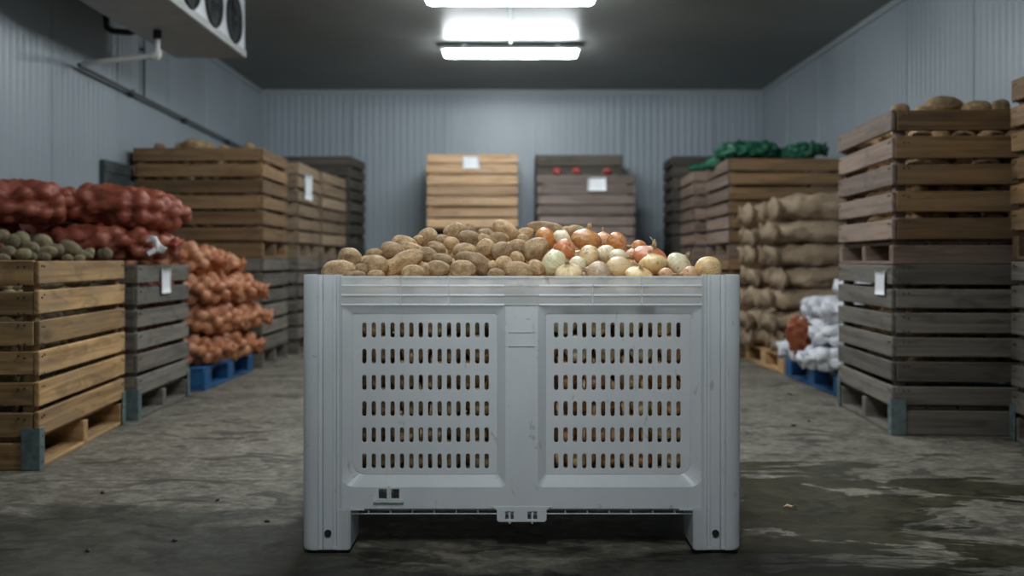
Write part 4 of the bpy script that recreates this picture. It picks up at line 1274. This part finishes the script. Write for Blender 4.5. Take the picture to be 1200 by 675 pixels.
# everything under and behind the ones that show: a countless mass, split where potatoes meet onions
sil = {}
for (k_, px, py, a, b, *_r) in items:
    for x in range(int(px - a * .8), int(px + a * .8) + 1): sil[x] = min(sil.get(x, 999), py - b * .7)
def mass(name, label, x0, x1, m, seed, squash):
    rng = random.Random(seed); v0, f = ICO[2]; V = []; Fc = []
    def put(x, y, z, r):
        S = np.array([r * rng.uniform(1.0, 1.25), r * rng.uniform(.85, 1.0), r * .82]) if squash else np.array([r, r, r * .92])
        R = np.array(Euler((rng.uniform(-.5, .5), rng.uniform(-.5, .5), rng.uniform(0, 6))).to_matrix())
        n = len(V); V.extend((v0 * S) @ R.T + np.array([x, y, z])); Fc.extend([[q + n for q in g] for g in f])
    r = .036
    x = x0
    while x < x1:
        y = 2.80
        while y < 3.60:
            # height of the bed here: just under the visible ones near by
            near = sorted((((c.x - x) ** 2 + (c.y - y) ** 2), c.z - B) for (c, B, k_) in HEAP)[:3]
            w = [1 / (d + .0004) for d, _ in near]
            h = sum(wi * z for wi, (_, z) in zip(w, near)) / sum(w)
            h = min([h] + [z + .006 for d, z in near if d < .0045])
            h = min(h, (.745 + max(0, 3.66 - y) * .35) if x < -.05 or x > .32 else .765 + max(0, 3.64 - y) * .55, .745 + max(0, .57 - abs(x - BX)) * .6)
            px = int(600 + x * F / y); s = max(sil.get(px + k2, 330) for k2 in range(-8, 9, 4)) if True else 330
            h = min(h, CAMZ + (305 - s - 5) * y / F)
            for k2 in range(2): put(x + rng.uniform(-.01, .01), y + rng.uniform(-.01, .01), h - r - k2 * r * 1.5, r)
            y += .056
        x += .060
    # wall of produce behind the front layer
    x = x0
    while x < x1:
        for k2 in range(9): put(x + rng.uniform(-.01, .01), 2.87 + rng.uniform(-.01, .01), .17 + k2 * .065, r)
        for k2 in range(9): put(x + .03 + rng.uniform(-.01, .01), 2.93 + rng.uniform(-.01, .01), .19 + k2 * .065, r)
        x += .062
    o = link(name, np_mesh(name, V, Fc), m)
    tag(o, label, name.split('_')[0] + 's', kind='stuff')
mass('potato_filling', 'brown potatoes packed deeper in the left half of the bin', BX - .50, .055, M_POTATO, 1, True)
M_ONIONMASS = plain('onion_mass', (.52, .33, .17), .4, 0, 12, .45)
mass('onion_filling', 'onions packed deeper in the right half of the bin', .085, BX + .505, M_ONIONMASS, 2, False)

# ------------------------------------------------------------------ bits on the floor
mb = MB()
vs = [(-.022, 0, .004), (-.010, -.006, .010), (.004, -.010, .007), (.018, -.004, .012), (.026, .004, .003), (.012, .008, .006), (-.004, .007, .013), (-.014, .006, .006)]
mb.add(vs, [[0, 1, 7], [1, 2, 6, 7], [2, 3, 5, 6], [3, 4, 5]], smooth=True)
o = mb.build('onion_skin_flake', plain('dry_skin', (.62, .42, .26), .6)); o.location = (.893, 3.2, .0); sm = o.modifiers.new('thick', 'SOLIDIFY'); sm.thickness = .0012; sm.offset = 1
tag(o, 'dry curled onion skin flake on the wet floor right of the bin', 'onion skin')
rc = random.Random(12)
for i, (px, py, lab) in enumerate([(120, 578, 'dark crumb of soil on the floor near the left joint'), (255, 587, 'dark sliver of soil midway left of the bin'), (205, 634, 'thin dark splinter on the floor front left'), (103, 646, 'tiny dark soil crumb front left by the splinter'),
                                   (313, 612, 'small dark soil crumb beside the left bin foot'), (925, 462, 'dark soil crumb on the floor near the white bags'), (948, 494, 'dark soil crumb on the floor before the right crates'), (930, 499, 'flat dark soil clod on the floor before the right crates')]):
    Y = CAMZ * F / (py - 305)
    v, f = ICO[2]
    S = np.array([rc.uniform(.008, .018), rc.uniform(.004, .008), .004])
    v2 = np.array([p * S * (1 + .3 * nz(p, 2, i)) for p in v]); v2[:, 2] += .003
    o = link('soil_crumb', np_mesh('soil_crumb', v2, f), M_NAIL); o.location = ((px - 600) * Y / F, Y, 0); o.rotation_euler = (0, 0, rc.uniform(0, 3))
    tag(o, lab, 'soil', 'soil crumbs on the floor')
